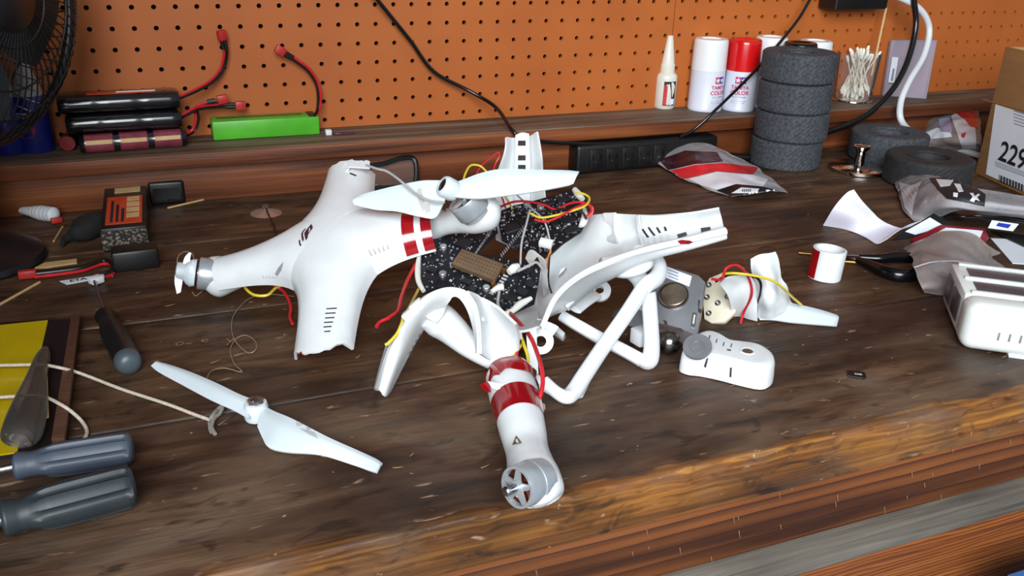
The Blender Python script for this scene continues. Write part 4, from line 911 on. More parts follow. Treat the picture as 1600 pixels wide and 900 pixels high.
def motor(par, base, axis, r, h, name='motor', shaft=True):
    m = frame(base, z=axis)
    mo = mk(name, lathe([(0, -h * .25), (r * .86, -h * .25), (r * .86, 0), (r * .98, 0), (r, .001), (r, h * .93), (r * .97, h), (r * .84, h), (r * .82, h * .95), (r * .82, h * .5)], 40, m, endcap=False), 'motor_grey', par)
    mk('winding', lathe([(0, h * .78), (r * .8, h * .78), (r * .8, h * .6), (0, h * .6)], 24, m), 'copper', mo)
    for i in range(5):
        a = 2 * math.pi * i / 5; d = Vector((math.cos(a), math.sin(a), 0)); s = Vector((-d.y, d.x, 0))
        pts = [d * r * .25 + s * r * .2, d * r * .86 + s * r * .1, d * r * .86 - s * r * .1, d * r * .25 - s * r * .2]
        mk('spoke', plate([m @ (p + Vector((0, 0, h * 1.0))) for p in pts], axis, h * .12), 'motor_grey', mo, 0)
    mk('hub_boss', lathe([(0, h * .86), (r * .36, h * .86), (r * .34, h * 1.06), (0, h * 1.07)], 24, m), 'motor_grey', mo)
    if shaft: mk('shaft', lathe([(0, h), (r * .2, h), (r * .2, h * 1.5), (r * .23, h * 1.5), (r * .23, h * 1.68), (r * .17, h * 1.74), (0, h * 1.75)], 20, m), 'silver', mo)
    return mo
def blade(pairs, th, camber=.0015, n=6):        # pairs of (leading, trailing) points from root to tip
    rows = []
    for a, b in pairs:
        nn = (b - a).cross(pairs[-1][0] - pairs[0][0]).normalized(); nn = nn if nn.z > 0 else -nn
        rows.append([a, a * .7 + b * .3 + nn * camber, a * .35 + b * .65 + nn * camber * .6, b])
    return surf(rows, th, n, 4)
# ------------------------------------------------------------------ upper shell
Rm = Matrix(((.888, .304, -.346), (-.395, .889, -.231), (.237, .342, .909))); Oc = Vector((.2065, -.4505, .0522))
TS = Matrix(((*Rm[0], Oc.x), (*Rm[1], Oc.y), (*Rm[2], Oc.z), (0, 0, 0, 1)))
LEN = (.094, .118, .118, .127)                   # right (taped), rear, left (motor), front
WE = (.0200, .0250, .0180, .0255)
def warm(i, a): return WE[i] + (.0395 - WE[i]) * math.exp(-(a - .0395) / .024) if a > .0395 else .0395 + (.0395 - a) * .7
def hridge(i, a):
    k = max(0, min(1, a / .118)); e = (.021, .024, .0185, .0195)[i]; return .034 + (e - .034) * (k * k * (3 - 2 * k))
def Hsh(x, y, i):
    d = (math.cos(i * math.pi / 2), math.sin(i * math.pi / 2)); a = max(0, x * d[0] + y * d[1]); p = -x * d[1] + y * d[0]
    return hridge(i, a) * (1 - min(1, abs(p) / warm(i, a)) ** 2.4) ** .52
out = []
for i in range(4):
    d = Vector((math.cos(i * math.pi / 2), math.sin(i * math.pi / 2))); s = Vector((-d.y, d.x)); L_ = LEN[i]; nA = 14
    side = [.0395 + (L_ - .0395) * k / nA for k in range(nA + 1)]
    for a in side: out.append((d * a - s * warm(i, a), i))
    for k in range(1, 12):
        u = -1 + 2 * k / 12; jag = (.004 * noise.noise(Vector((u * 5, i * 3.1, 0))) + .0035 * noise.noise(Vector((u * 14, i, 5)))) * (1 if i in (1, 3) else .3)
        if i == 1: jag += .010 * max(0, -u - .35) * -1 + (.006 if u > .7 else 0)
        jag += .014 * (1 - u * u) if i == 3 else 0
        out.append((d * (L_ + jag) + s * (warm(i, L_) * u), i))
    for a in side[::-1]: out.append((d * a + s * warm(i, a), i))
NS = 26; rows = []
for p, ia in out:
    r = []
    for k in range(NS + 1):
        f = (k / NS) ** .8 if k else .002; f = min(1, .02 + .98 * f); q = p * f; r.append(TS @ Vector((q.x, q.y, Hsh(q.x, q.y, ia))))
    rows.append(r)
rows.append([p.copy() for p in rows[0]])
gshell = thick(rows, .0022)
ct = TS @ Vector((0, 0, .0342)); nv = len(gshell[0]); gshell[0].append(ct); nvr = NS + 1
gshell[1].extend([(i * nvr, (i + 1) * nvr, nv) for i in range(len(rows) - 1)])
us = thing('drone_upper_shell', Vector((Oc.x, Oc.y, 0)), 'white upper drone shell with red-taped arm, motor and propeller, propped on the bench', 'drone shell')
sh = mk('shell', gshell, 'shell_white', us, 55); tshell = bvh(gshell)
def C4(l, ox=400, oy=225, s=4): return [(ox + x / s, oy + y / s) for x, y in l]
LG = lambda l: C4(l, 460, 344, 17.8)
mk('logo', decal([LG([(480, 115), (518, 205), (508, 245), (450, 320), (392, 408), (372, 400), (432, 312), (450, 275), (438, 235), (418, 212)]), LG([(474, 118), (420, 212), (375, 262), (340, 320), (345, 400), (372, 505), (328, 578), (298, 480), (280, 380), (300, 335), (340, 280), (400, 205)])], tshell, .0006), 'logo_dark', us, 0)
mk('logo', decal([LG([(310, 235), (320, 262), (255, 340), (245, 420), (275, 550), (235, 612), (205, 500), (195, 400), (225, 330)])], tshell, .0006), 'logo_dark', us, 0)
mk('logo', decal([LG([(160, 545), (175, 570), (165, 625), (205, 700), (165, 738), (135, 660), (122, 595)])], tshell, .0006), 'logo_dark', us, 0)
mk('side_mark', decal([C4([(175, 735), (160, 790), (135, 825), (120, 812), (140, 775)])], tshell, .0005), 'mark_grey', us, 0)
for k, (x0, x1, y) in enumerate(((440, 505, 129), (433, 497, 158), (432, 490, 187), (425, 481, 215), (422, 472, 243), (427, 465, 272))):
    mk('vent_slit', decal([C4([(x0, y - 1), (x1, y - 5), (x1, y + 3), (x0, y + 6)], 400, 450)], tshell, .0004), 'slot_dark', us, 0)
for k in range(5): mk('vent_slit', decal([C4([(700 + 29 * k, 665 - 9 * k), (707 + 29 * k, 663 - 9 * k), (727 + 26 * k, 695 - 10 * k), (720 + 26 * k, 704 - 10 * k)])], tshell, .0004), 'mark_grey', us, 0)
for k in range(5): mk('vent_slit', decal([C4([(40 + 20 * k, 822 + 2 * k), (44 + 20 * k, 822 + 2 * k), (54 + 20 * k, 838), (50 + 20 * k, 838)])], tshell, .0004), 'mark_grey', us, 0)
mk('vent_slit', decal([[(547, 270), (557, 274), (556, 276), (546, 272)]], tshell, .0004), 'slot_dark', us, 0)
mk('tape_scrap', decal([[(466, 553), (472, 550), (476, 560), (475, 568), (470, 566)]], tshell, .0008), 'red_tape', us, 0)
ue = hit(550, 272, tshell)[0]; ud = (ue - CAM).dot(FW)
mk('torn_edge', surf([[D(519, 306, ud + .012), D(528, 304, ud + .004)], [D(523, 285, ud + .012), D(534, 280, ud + .004)], [D(531, 266, ud + .010), D(543, 264, ud + .002)], [D(540, 252, ud + .006), D(550, 257, ud)]], .0018, 5, 4), 'shell_white', us)
jg = [[], []]
for k in range(13):
    x = 543 + 2.9 * k; jg[0].append(D(x, 253 + 1.2 * math.sin(k * 2.3) + 2.5 * noise.noise(Vector((k * .9, 2, 0))), ud + .008)); jg[1].append(D(x, 262 + .2 * k, ud - .001))
mk('torn_edge', thick(jg, .0016), 'shell_white', us, 20)
# right arm: neck, bulb, motor, tape, propeller
pm = .00060
neck = tube([D(655, 366, .842), D(672, 358, .836), D(692, 349, .825), D(716, 342, .812), D(742, 334, .80), D(762, 325, .795), D(777, 316, .795)], [.0125, .0122, .0115, .0135, .0185, .0185, .007], 24, 6)
pod = mk('motor_arm', neck, 'shell_white', us, 70); tn = bvh(join(gshell, neck))
def armband(a0, a1, k0, k1, skew=0):
    rows = []
    for k in range(7):
        a = a0 + (a1 - a0) * k / 6; rows.append([])
        for j in range(25):
            p = warm(0, a) * (k0 + (k1 - k0) * j / 24); aa = a - skew * p; q = min(.985, abs(p) / warm(0, aa)); nn = Vector((0, p / warm(0, aa), 1 - q * .8)).normalized()
            v = Vector((aa, p, hridge(0, aa) * (1 - q ** 2.4) ** .52)) + nn * .0012; rows[-1].append(TS @ v)
    return thick(rows, .0005)
mk('tape_band', armband(.0680, .0790, -1.0, .9), 'red_tape', us, 60)
mk('tape_band', armband(.0850, .0945, -1.0, .9), 'red_tape', us, 60)
mk('warning_label', decal([C4([(1155, 412), (1178, 392), (1192, 425)])], tn, .0006), M('label_gold', '6a5a35', .5, col2='5d4e2c', scale=50), us, 0)
axm = (-RT * .52 + UP * .62 - FW * .42).normalized(); mb = D(741, 330, .785)
motor(us, mb, axm, .0160, .016)
hubp = D(700, 294, .765); axh = (-RT * .62 + UP * .32 - FW * .45).normalized(); mh = frame(hubp, z=axh)
pr2 = mk('propeller', lathe([(0, -.008), (.0085, -.008), (.0098, -.004), (.0095, .004), (.0082, .0065), (.006, .007), (.0056, .003), (0, .003)], 28, mh), 'prop_white', us, 60)
mk('lock_nut', lathe([(0, .0035), (.0054, .0035), (.0056, .0062), (0, .0064)], 20, mh), 'black_gloss', pr2)
mk('prop_blade', blade([(D(702, 287, .766), D(704, 306, .760)), (D(722, 281, .768), D(722, 309, .760)), (D(752, 270, .772), D(752, 310, .76)), (D(785, 264, .774), D(795, 305, .762)), (D(840, 265, .775), D(838, 299, .765)), (D(885, 266, .776), D(885, 290, .768)), (D(905, 268, .776), D(896, 287, .77))], .0018), 'prop_white', pr2, 60)
bl_ = blade([(D(694, 283, .768), D(698, 303, .768)), (D(682, 283, .772), D(692, 322, .768)), (D(662, 283, .776), D(680, 341, .772)), (D(640, 287, .782), D(652, 338, .776)), (D(610, 294, .788), D(622, 331, .782)), (D(575, 303, .792), D(588, 328, .788)), (D(560, 309, .793), D(558, 321, .791)), (D(553, 314, .793), D(554, 318, .792))], .0018)
bo = mk('prop_blade', bl_, 'prop_white', pr2, 60); tb = bvh(bl_)
mk('scuff', decal([[(652, 296), (658, 294), (666, 325), (661, 330), (654, 315)], [(662, 320), (672, 318), (673, 330), (666, 333)]], tb, .0005), 'smudge', bo, 0)
mk('string', tube([D(572, 258, .80), D(590, 264, .79), D(605, 268, .785), D(625, 282, .775), D(648, 302, .768), D(672, 314, .762), D(695, 316, .758)], .0011, 8, 6), 'wire_grey', us)
# left arm: bulb, motor and broken hub
lp = tube([P(400, 419, .030), P(380, 424, .027), P(362, 428, .025), P(345, 431, .0235), P(332, 434, .022), P(322, 436, .02)], [.0135, .0140, .0165, .0195, .0185, .006], 24, 6)
mk('motor_arm', lp, 'shell_white', us, 70); axl = (-RT * .95 + UP * .12 - FW * .30).normalized()
motor(us, P(338, 430, .026), axl, .0155, .016, shaft=False)
hb_ = P(338, 430, .026) + axl * .0185
hs = mk('broken_hub', lathe([(0, 0), (.0125, .0), (.0128, .004), (.0105, .008), (.0085, .010), (.0075, .017), (.004, .018), (.0035, .012), (0, .012)], 20, frame(hb_, z=axl), lambda a, i: 1 + .12 * math.sin(3 * a + i)), 'prop_white', us)
mk('blade_stub', surf([[hb_ + axl * .010 + UP * .004, hb_ + axl * .017 + UP * .006], [hb_ + axl * .012 - UP * .01, hb_ + axl * .019 - UP * .010], [hb_ + axl * .0135 - UP * .02, hb_ + axl * .017 - UP * .022]], .002, 4, 4), 'prop_white', hs)
mk('blade_stub', surf([[hb_ + axl * .004 + UP * .006, hb_ + axl * .012 + UP * .005], [hb_ + axl * .005 + UP * .012, hb_ + axl * .010 + UP * .013], [hb_ + axl * .004 + UP * .018, hb_ + axl * .006 + UP * .0185]], .002, 4, 4), 'prop_white', hs)
mk('thread_loop', tube([D(300, 432, .87), D(281, 425, .86), D(277, 405, .86), D(286, 394, .865), D(300, 396, .87), D(304, 410, .872)], .0005, 5, 6), 'thread', us)
mk('thread_loop', tube([D(300, 456, .86), D(306, 462, .86), D(316, 455, .862)], .0005, 5, 6), 'thread', us)
# loose wires under the left arm
mk('wire', tube([P(378, 440, .024), P(385, 452, .014), P(398, 461, .010), P(418, 461, .010), P(432, 449, .014), P(452, 443, .022)], .0014, 8, 6), 'wire_yellow', us)
mk('wire', tube([P(415, 440, .024), P(430, 446, .016), P(445, 458, .010), P(454, 478, .006), P(453, 495, .003), P(457, 506, .002)], .0015, 8, 6), 'wire_red', us)
# ------------------------------------------------------------------ loose propeller
t = thing('propeller', P(402, 652), 'loose white propeller with a scuffed blade lying on the bench in front of the shell', 'propeller')
hc = P(402, 655); m = Matrix.Translation(hc)
hb2 = mk('hub', lathe([(0, .001), (.0085, .001), (.0092, .003), (.0088, .012), (.0078, .0145), (.005, .015), (.0045, .011), (0, .011)], 28, m), 'prop_white', t)
mk('thread_insert', ring([(.0062, .0135), (.0058, .0168), (.0035, .0165), (.0035, .012)], 20, m, lambda a, i: 1 + .06 * math.sin(7 * a)), 'silver', hb2)
def Pq(x, y, z): return P(x, y, z)
mk('blade', blade([(Pq(398, 628, .012), Pq(390, 656, .007)), (Pq(375, 619, .012), Pq(368, 643, .006)), (Pq(340, 602, .011), Pq(330, 626, .005)), (Pq(300, 585, .010), Pq(285, 602, .005)), (Pq(265, 573, .009), Pq(250, 583, .006)), (Pq(248, 569, .0085), Pq(238, 573, .0075))], .0018), 'prop_white', t, 60)
bl2 = blade([(Pq(412, 634, .011), Pq(402, 666, .007)), (Pq(430, 643, .013), Pq(410, 684, .005)), (Pq(452, 652, .014), Pq(420, 699, .004)), (Pq(478, 665, .013), Pq(448, 706, .004)), (Pq(515, 684, .012), Pq(500, 711, .005)), (Pq(560, 704, .011), Pq(550, 726, .006)), (Pq(588, 717, .0105), Pq(576, 735, .007)), (Pq(598, 724, .010), Pq(587, 738, .008))], .0018)
b2 = mk('blade', bl2, 'prop_white', t, 60)
mk('scuff', decal([[(462, 660), (476, 657), (474, 664), (464, 667)], [(468, 670), (490, 676), (497, 686), (484, 680)], [(478, 668), (484, 668), (486, 672), (480, 673)]], bvh(bl2), .0005), 'smudge', b2, 0)
# ------------------------------------------------------------------ front motor arm, held by red tape
t = thing('motor_arm', P(830, 770), 'white motor arm wrapped in red tape with a silver motor, nearest the bench edge', 'motor arm')
ctr = [P(797, 592, .026), P(803, 618, .025), P(811, 648, .0235), P(818, 678, .0215), P(824, 706, .020), P(830, 732, .021), P(835, 753, .021), P(839, 774, .0185), P(842, 792, .013)]
rad = [.0186, .0184, .0175, .0160, .0146, .0158, .0176, .0166, .0045]
gA = tube(ctr, rad, 32, 6, cap=True); mk('arm_shell', gA, 'shell_white', t, 70); tA = bvh(gA)
def sub(c, r, i0, i1, k, n=6):
    cc = spl(c, 12); rr = [v.x for v in spl([Vector((x, 0, 0)) for x in r], 12)]; a, b = int(i0 * 12), int(i1 * 12)
    return cc[a:b + 1:3], [x * k for x in rr[a:b + 1:3]]
c_, r_ = sub(ctr, rad, 1.45, 2.55, 1.035); mk('tape_band', tube(c_, r_, 32, 2, cap=False), 'red_tape', t, 70)
c_, r_ = sub(ctr, rad, -0.0, .75, 1.06); gB = tube([c_[0] + (c_[0] - c_[1]) * .5] + c_, [r_[0]] + r_, 32, 3, cap=False)
mk('tape_band', ([p for p in crumple([list(gB[0])], .0035, 70, 3)[0]], gB[1]), 'red_tape', t, 70)
mk('tape_tab', surf([[P(837, 650, .03), P(837, 612, .03)], [P(848, 645, .028), P(845, 628, .03)], [P(851, 638, .026), P(850, 632, .027)]], .0006, 4, 4), 'red_tape', t)
mk('tape_tab', surf([[P(778, 640, .018), P(780, 668, .016)], [P(775, 650, .012), P(779, 668, .011)]], .0006, 4, 4), 'red_tape', t)
mk('tape_tab', surf([[P(772, 598, .03), P(780, 618, .028)], [P(760, 598, .032), P(768, 614, .03)], [P(751, 602, .03), P(758, 610, .028)]], .0008, 4, 4), 'red_tape', t)
mk('tape_backing', surf([[P(762, 596, .038), P(785, 600, .040), P(800, 600, .042)], [P(770, 606, .036), P(790, 612, .038), P(806, 606, .041)], [P(784, 614, .032), P(800, 616, .036), P(816, 604, .04)]], .0006, 4, 4), 'white_matt', t)
mk('warning_label', decal([[(807, 681), (816, 693), (801, 696)]], tA, .0005), M('label_gold', '6a5a35'), t, 0)
mk('warning_print', decal([[(806, 689), (809, 687), (812, 693), (809, 694)]], tA, .0009), 'card_white', t, 0)
axf = (-RT * .70 + DN * .10 - FW * .70).normalized(); fc_ = D(807, 762, .538); mbase = fc_ - axf * .0135
mo = motor(t, mbase, axf, .0135, .0135)
mk('motor_seat', lathe([(0, -.010), (.0128, -.010), (.0140, -.002), (.0140, .0005), (.0130, .0012)], 32, frame(mbase, z=axf)), 'motor_grey', t)
# ------------------------------------------------------------------ lower shell: bowl, four broken arms
ls = thing('drone_lower_shell', P(800, 520), 'broken white lower drone shell with landing gear, opened to show its inside', 'drone shell')
def PP(rows): return [[P(*q) for q in r] for r in rows]
bowl = [[(862, 400, .05), (838, 425, .03), (832, 455, .018), (836, 490, .022), (846, 512, .055)],
        [(905, 345, .068), (885, 385, .045), (876, 425, .034), (888, 478, .040), (868, 465, .075)],
        [(942, 334, .085), (930, 372, .064), (932, 402, .054), (928, 447, .058), (905, 432, .088)],
        [(985, 335, .095), (978, 362, .078), (978, 385, .070), (972, 424, .075), (955, 409, .096)],
        [(1030, 337, .103), (1026, 356, .090), (1030, 370, .083), (1018, 402, .087), (1008, 392, .099)],
        [(1080, 334, .110), (1082, 349, .099), (1086, 358, .094), (1078, 386, .095), (1074, 377, .102)],
        [(1124, 327, .116), (1127, 338, .107), (1129, 347, .103), (1134, 370, .100), (1132, 363, .105)]]
gb = surf(PP(bowl), .0022, 6, 6); mk('shell_arm', gb, 'shell_white', ls, 70); tbw = bvh(gb)
mk('rim_strip', tube([P(*r[4]) + Z * .001 for r in bowl], [.0016, .0018, .002, .0026, .0032, .0036, .0042], 10, 6, flat=.9), 'shell_white', ls, 70)
for x0, y0, x1, y1 in ((1003, 361, 1014, 372), (1012, 358, 1024, 369), (1025, 358, 1033, 365), (1037, 357, 1042, 361)):
    mk('vent_slot', decal([[(x0, y0 - 3), (x0 + 3, y0 - 3.5), (x1 + 1, y1 - 1), (x1 - 3, y1)]], tbw, .0005), 'slot_dark', ls, 0)
for q in ([(1058, 367), (1072, 363), (1074, 368), (1060, 373)], [(1095, 357), (1110, 355), (1111, 361), (1096, 364)]): mk('clip_slot', decal([q], tbw, .0005), 'slot_dark', ls, 0)
def rib(l, th=.0012): return mk('rib', thick(grid([[P(*q) for q in r] for r in l], 4, 4), th), 'shell_white', ls)
rib([[(946, 332, .088), (963, 332, .092)], [(950, 362, .070), (964, 364, .074)], [(952, 378, .066), (966, 380, .070)]], .003)
rib([[(995, 336, .099), (999, 336, .100)], [(998, 362, .084), (1003, 362, .085)], [(1003, 385, .078), (1007, 384, .079)]], .0015)
mk('tape_scrap', decal([[(1058, 377), (1066, 375), (1078, 376), (1083, 378), (1076, 381), (1062, 381)]], bvh(tube([P(*r[4]) + Z * .001 for r in bowl], [.0016, .0018, .002, .0026, .0032, .0036, .0042], 10, 6, flat=.9)), .0004), 'red_tape', ls, 0)
mk('bracket', hexa([P(873, 435, .07), P(880, 430, .07), P(886, 421, .072), P(878, 424, .072)], [P(872, 430, .078), P(879, 425, .078), P(886, 416, .08), P(877, 419, .08)], .0006), 'shell_white', ls)
mk('boss', hexa([P(884, 482, .052), P(896, 470, .055), P(900, 476, .050), P(888, 487, .048)], [P(882, 478, .058), P(894, 466, .061), P(899, 471, .057), P(887, 482, .055)], .001), 'shell_white', ls)
# rear arm standing up
def DD(rows): return [[D(*q) for q in r] for r in rows]
ra = [[(775, 375, .88), (800, 385, .90), (835, 385, .90), (862, 370, .88)],
      [(772, 330, .92), (795, 335, .945), (826, 335, .945), (855, 325, .92)],
      [(776, 275, .95), (797, 280, .975), (830, 280, .975), (849, 270, .95)],
      [(786, 243, .965), (801, 246, .985), (829, 246, .985), (848, 250, .965)],
      [(789, 228, .97), (803, 230, .988), (828, 230, .988), (845, 228, .97)],
      [(789, 215, .975), (804, 216, .99), (827, 214, .99), (841, 206, .975)]]
gr = surf(DD(ra), .0022, 6, 6, flip=True); mk('shell_arm', gr, 'shell_white', ls, 70)
cs = [[(805, 320, .945), (816, 320, .942), (827, 320, .945)], [(805, 280, .958), (816, 280, .955), (828, 280, .958)], [(806, 240, .97), (816, 240, .967), (827, 240, .97)], [(806, 212, .978), (816, 208, .976), (826, 210, .978)]]
gc = surf(DD(cs), .0014, 6, 6, flip=True); mk('cable_channel', gc, 'shell_white', ls, 70); tcs = bvh(gc)
for y in (224, 247, 262): mk('clip_slot', decal([[(810, y - 4), (821, y - 4), (821, y + 4), (809.5, y + 4)]], tcs, .0005), 'slot_dark', ls, 0)
# left front arm, arch and stub
band = [[(586, 606, .008), (593, 610, .012), (602, 620, .006), (611, 612, .002)],
        [(600, 560, .032), (608, 558, .036), (620, 568, .030), (632, 570, .018)],
        [(614, 527, .050), (623, 523, .055), (637, 530, .048), (651, 534, .036)],
        [(638, 492, .070), (647, 488, .075), (658, 496, .068), (670, 504, .054)],
        [(658, 466, .084), (667, 463, .088), (676, 472, .082), (685, 484, .071)],
        [(680, 454, .090), (690, 451, .095), (697, 461, .090), (700, 474, .082)],
        [(704, 450, .093), (711, 449, .097), (711, 456, .094), (708, 464, .089)],
        [(729, 457, .092), (731, 457, .095), (725, 464, .091), (719, 468, .088)],
        [(743, 482, .082), (743, 482, .085), (737, 486, .082), (731, 488, .080)],
        [(750, 520, .063), (749, 520, .066), (744, 521, .064), (740, 521, .062)],
        [(750, 553, .048), (749, 553, .051), (746, 553, .049), (743, 552, .047)]]
gl = surf(PP(band), .0022, 5, 5); mk('shell_arm', gl, 'shell_white', ls, 70); tl_ = bvh(gl)
for k in range(4): mk('vent_slot', decal([[(637 + 5 * k, 553 - 9 * k), (640 + 5 * k, 548 - 9 * k), (644 + 5 * k, 547 - 9 * k), (641 + 5 * k, 553 - 9 * k)]], tl_, .0005), 'mark_grey', ls, 0)
M('esc_grey', 'a7acab', .4, .3, col2='979c9b', scale=60)
mk('control_strip', surf(PP([[(584, 608, .002), (587, 610, .003)], [(592, 575, .018), (598, 577, .02)], [(602, 541, .036), (608, 543, .038)]]), .003, 5, 4), 'esc_grey', ls)
for (x, y, z) in ((652, 478, .078), (640, 492, .070)): mk('clip', box(.010, .007, .008, .001, m=frame(P(x, y, z), (.6, -.3, .6))), 'shell_white', ls)
stub = [[(728, 456, .094), (752, 464, .085), (778, 478, .082), (808, 505, .080)],
        [(742, 482, .084), (762, 492, .068), (786, 508, .058), (812, 522, .060)],
        [(748, 520, .064), (764, 528, .046), (786, 540, .036), (810, 548, .040)],
        [(748, 553, .049), (762, 562, .034), (780, 570, .026), (798, 574, .026)]]
mk('shell_stub', surf(PP(stub), .002, 6, 6), 'shell_white', ls, 70)
mk('shell_floor', surf(PP([[(790, 430, .03), (815, 440, .022), (838, 450, .018)], [(770, 480, .035), (805, 500, .03), (840, 480, .02)], [(785, 508, .06), (812, 520, .055), (846, 512, .05)]]), .002, 5, 5), 'shell_white', ls, 70)
mk('side_wall', plate([P(822, 516, .05), P(838, 514, .052), P(842, 600, .010), P(828, 604, .008)], (-.3, -.8, .4), .002), 'shell_white', ls)
mk('clip', hexa([P(748, 500, .07), P(760, 500, .07), P(762, 506, .066), P(748, 508, .066)], [P(748, 496, .073), P(752, 492, .075), P(758, 500, .072), P(748, 504, .07)]), 'shell_white', ls)
mk('clip', hexa([P(792, 528, .05), P(816, 522, .052), P(816, 530, .048), P(793, 534, .046)], [P(792, 525, .053), P(815, 519, .055), P(816, 526, .051), P(793, 530, .049)]), 'shell_white', ls)
# lugs with holes
def lug(c, n, r, ri, th=.0035, tail=None):
    g = ring([(r, 0), (r, th), (ri * 1.5, th * 1.0), (ri * 1.45, th * 1.35), (ri, th * 1.35), (ri, 0)], 28, frame(c, z=n))
    if tail: g = join(g, tail)
    return mk('mounting_lug', g, 'shell_white', ls)
lug(P(937, 456, .03), (-.35, -.55, .75), .0105, .004, tail=tube([P(932, 460, .032), P(915, 468, .034), P(896, 482, .034)], [.006, .0075, .008], 12, 4, flat=.35, upv=(-.35, -.55, .75)))
lug(P(845, 534, .03), (-.35, -.75, .5), .0105, .0045, tail=tube([P(850, 520, .034), P(856, 505, .04)], [.008, .010], 12, 4, flat=.4, upv=(-.35, -.75, .5)))
mk('ribbed_block', hexa([P(862, 522, .018), P(880, 534, .016), P(884, 528, .014), P(866, 512, .016)], [P(864, 515, .026), P(880, 526, .026), P(883, 520, .025), P(867, 506, .027)], .0006), 'shell_white', ls)
# landing gear, first leg
lg1 = tube([P(668, 490, .062), P(686, 500, .055), P(706, 515, .047), P(735, 541, .036), P(775, 566, .028), P(825, 588, .020), P(866, 611, .012)], [.0125, .0155, .0140, .0108, .0080, .0058, .0052], 20, 6, flat=.9, upv=UP)
mk('landing_leg', lg1, 'shell_white', ls, 70)
mk('leg_collar', tube([P(672, 500, .062), P(680, 486, .068), P(690, 468, .078)], [.006, .0075, .006], 14, 4, flat=.6, upv=-FW), 'shell_white', ls, 70)
mk('landing_leg', tube([P(850, 596, .017), P(868, 612, .012), P(884, 620, .0085), P(896, 612, .009), P(912, 588, .017), P(940, 546, .031), P(975, 496, .049), P(1004, 452, .064)], [.005, .005, .0056, .0060, .0060, .0058, .0057, .006], 16, 6, power=2.8), 'shell_white', ls, 70)
mk('foot_pad', hexa([P(898, 626, .0006), P(911, 622, .0006), P(926, 590, .012), P(916, 580, .018)], [P(896, 612, .010), P(906, 610, .010), P(922, 582, .02), P(914, 576, .022)], .001), 'shell_white', ls)
mk('landing_leg', tube([P(1000, 456, .062), P(1012, 444, .067), P(1024, 436, .068), P(1030, 424, .070), P(1026, 408, .074), P(1012, 398, .080), P(998, 396, .084)], [.0065, .007, .0072, .007, .0068, .007, .0075], 16, 6), 'shell_white', ls, 70)
mk('leg_mount', tube([P(940, 410, .082), P(958, 414, .079), P(980, 416, .078), P(1000, 410, .080), P(1012, 402, .082)], [.006, .0125, .014, .012, .007], 18, 6, flat=.7, upv=Z), 'shell_white', ls, 70)
mk('leg_mount', tube([P(985, 418, .074), P(1000, 438, .062), P(1005, 462, .05), P(1004, 480, .045)], [.009, .0075, .006, .004], 14, 6), 'shell_white', ls, 70)
# second leg
mk('landing_leg', tube([P(878, 494, .028), P(905, 510, .024), P(940, 530, .019), P(975, 548, .012), P(1002, 563, .008)], [.0048, .0052, .0054, .0054, .0056], 16, 6, power=3.2), 'white_matt', ls, 60)
mk('landing_leg', tube([P(1000, 562, .0078), P(1013, 564, .0085), P(1018, 548, .016), P(1017, 510, .035), P(1014, 470, .054), P(1012, 458, .060)], [.0055, .0066, .0062, .0058, .0058, .006], 16, 6, power=3.2), 'white_matt', ls, 60)
# ------------------------------------------------------------------ circuit boards
def board(name, o, n, outline, label, chips, seed, extra=None):
    t = thing(name, Vector((o.x, o.y, 0)), label, 'circuit board', 'drone circuit boards')
    pts = [PL(x, y, o, n) for x, y in outline]; mk('board', plate(pts, n, .0016), 'pcb', t, 0)
    r = random.Random(seed)
    def inside(x, y):
        c = False; j = len(outline) - 1
        for i in range(len(outline)):
            (xi, yi), (xj, yj) = outline[i], outline[j]
            if (yi > y) != (yj > y) and x < (xj - xi) * (y - yi) / (yj - yi) + xi: c = not c
            j = i
        return c
    xd = (pts[1] - pts[0]).normalized() if extra is None else (PL(*extra[1], o, n) - PL(*extra[0], o, n)).normalized()
    m0 = frame(o, xd, n)
    def at(x, y): mm = m0.copy(); q = PL(x, y, o, n); mm.translation = q; return mm
    for (x, y, w_, h_, th, mt) in chips: mk('chip', box(w_, h_, th, .0003, 1, at(x, y), (0, 0, th / 2)), mt, t, 0)
    xs = [p[0] for p in outline]; ys = [p[1] for p in outline]; gs, gk = [], []
    for i in range(620):
        x, y = r.uniform(min(xs), max(xs)), r.uniform(min(ys), max(ys))
        if not inside(x, y) or not all(inside(x + a, y + b) for a, b in ((3, 0), (-3, 0), (0, 3), (0, -3))): continue
        k = r.random(); big = r.random() < .12; w_ = r.uniform(.0006, .0014) * (2.2 if big else 1); h_ = r.uniform(.0005, .0012) * (1.8 if big else 1)
        (gs if k < .55 else gk).append(box(w_, h_, r.uniform(.0005, .0012), 0, 1, at(x, y), (0, 0, .0004)))
    mk('small_parts', join(*gs), 'solder', t, 0, kind='stuff'); mk('small_parts', join(*gk), 'silk', t, 0, kind='stuff')
    return t, at, m0
n1 = (UP * .74 - FW * .66).normalized(); o1 = D(750, 430, .79)
ch = [(675, 422, .010, .006, .0015, 'chip'), (677, 436, .010, .006, .0015, 'chip'), (672, 408, .010, .006, .0015, 'chip'), (690, 448, .007, .006, .0015, 'chip'), (725, 380, .014, .012, .0016, 'chip'), (752, 372, .010, .008, .0016, 'chip'),
      (730, 441, .009, .006, .0018, 'chip'), (738, 452, .008, .007, .0018, 'chip'), (760, 484, .010, .008, .0018, 'chip'), (778, 478, .010, .009, .0018, 'chip'), (799, 466, .010, .009, .0018, 'chip'), (816, 457, .010, .008, .0018, 'chip'), (829, 444, .009, .008, .0018, 'chip'), (822, 425, .008, .006, .0018, 'chip')]
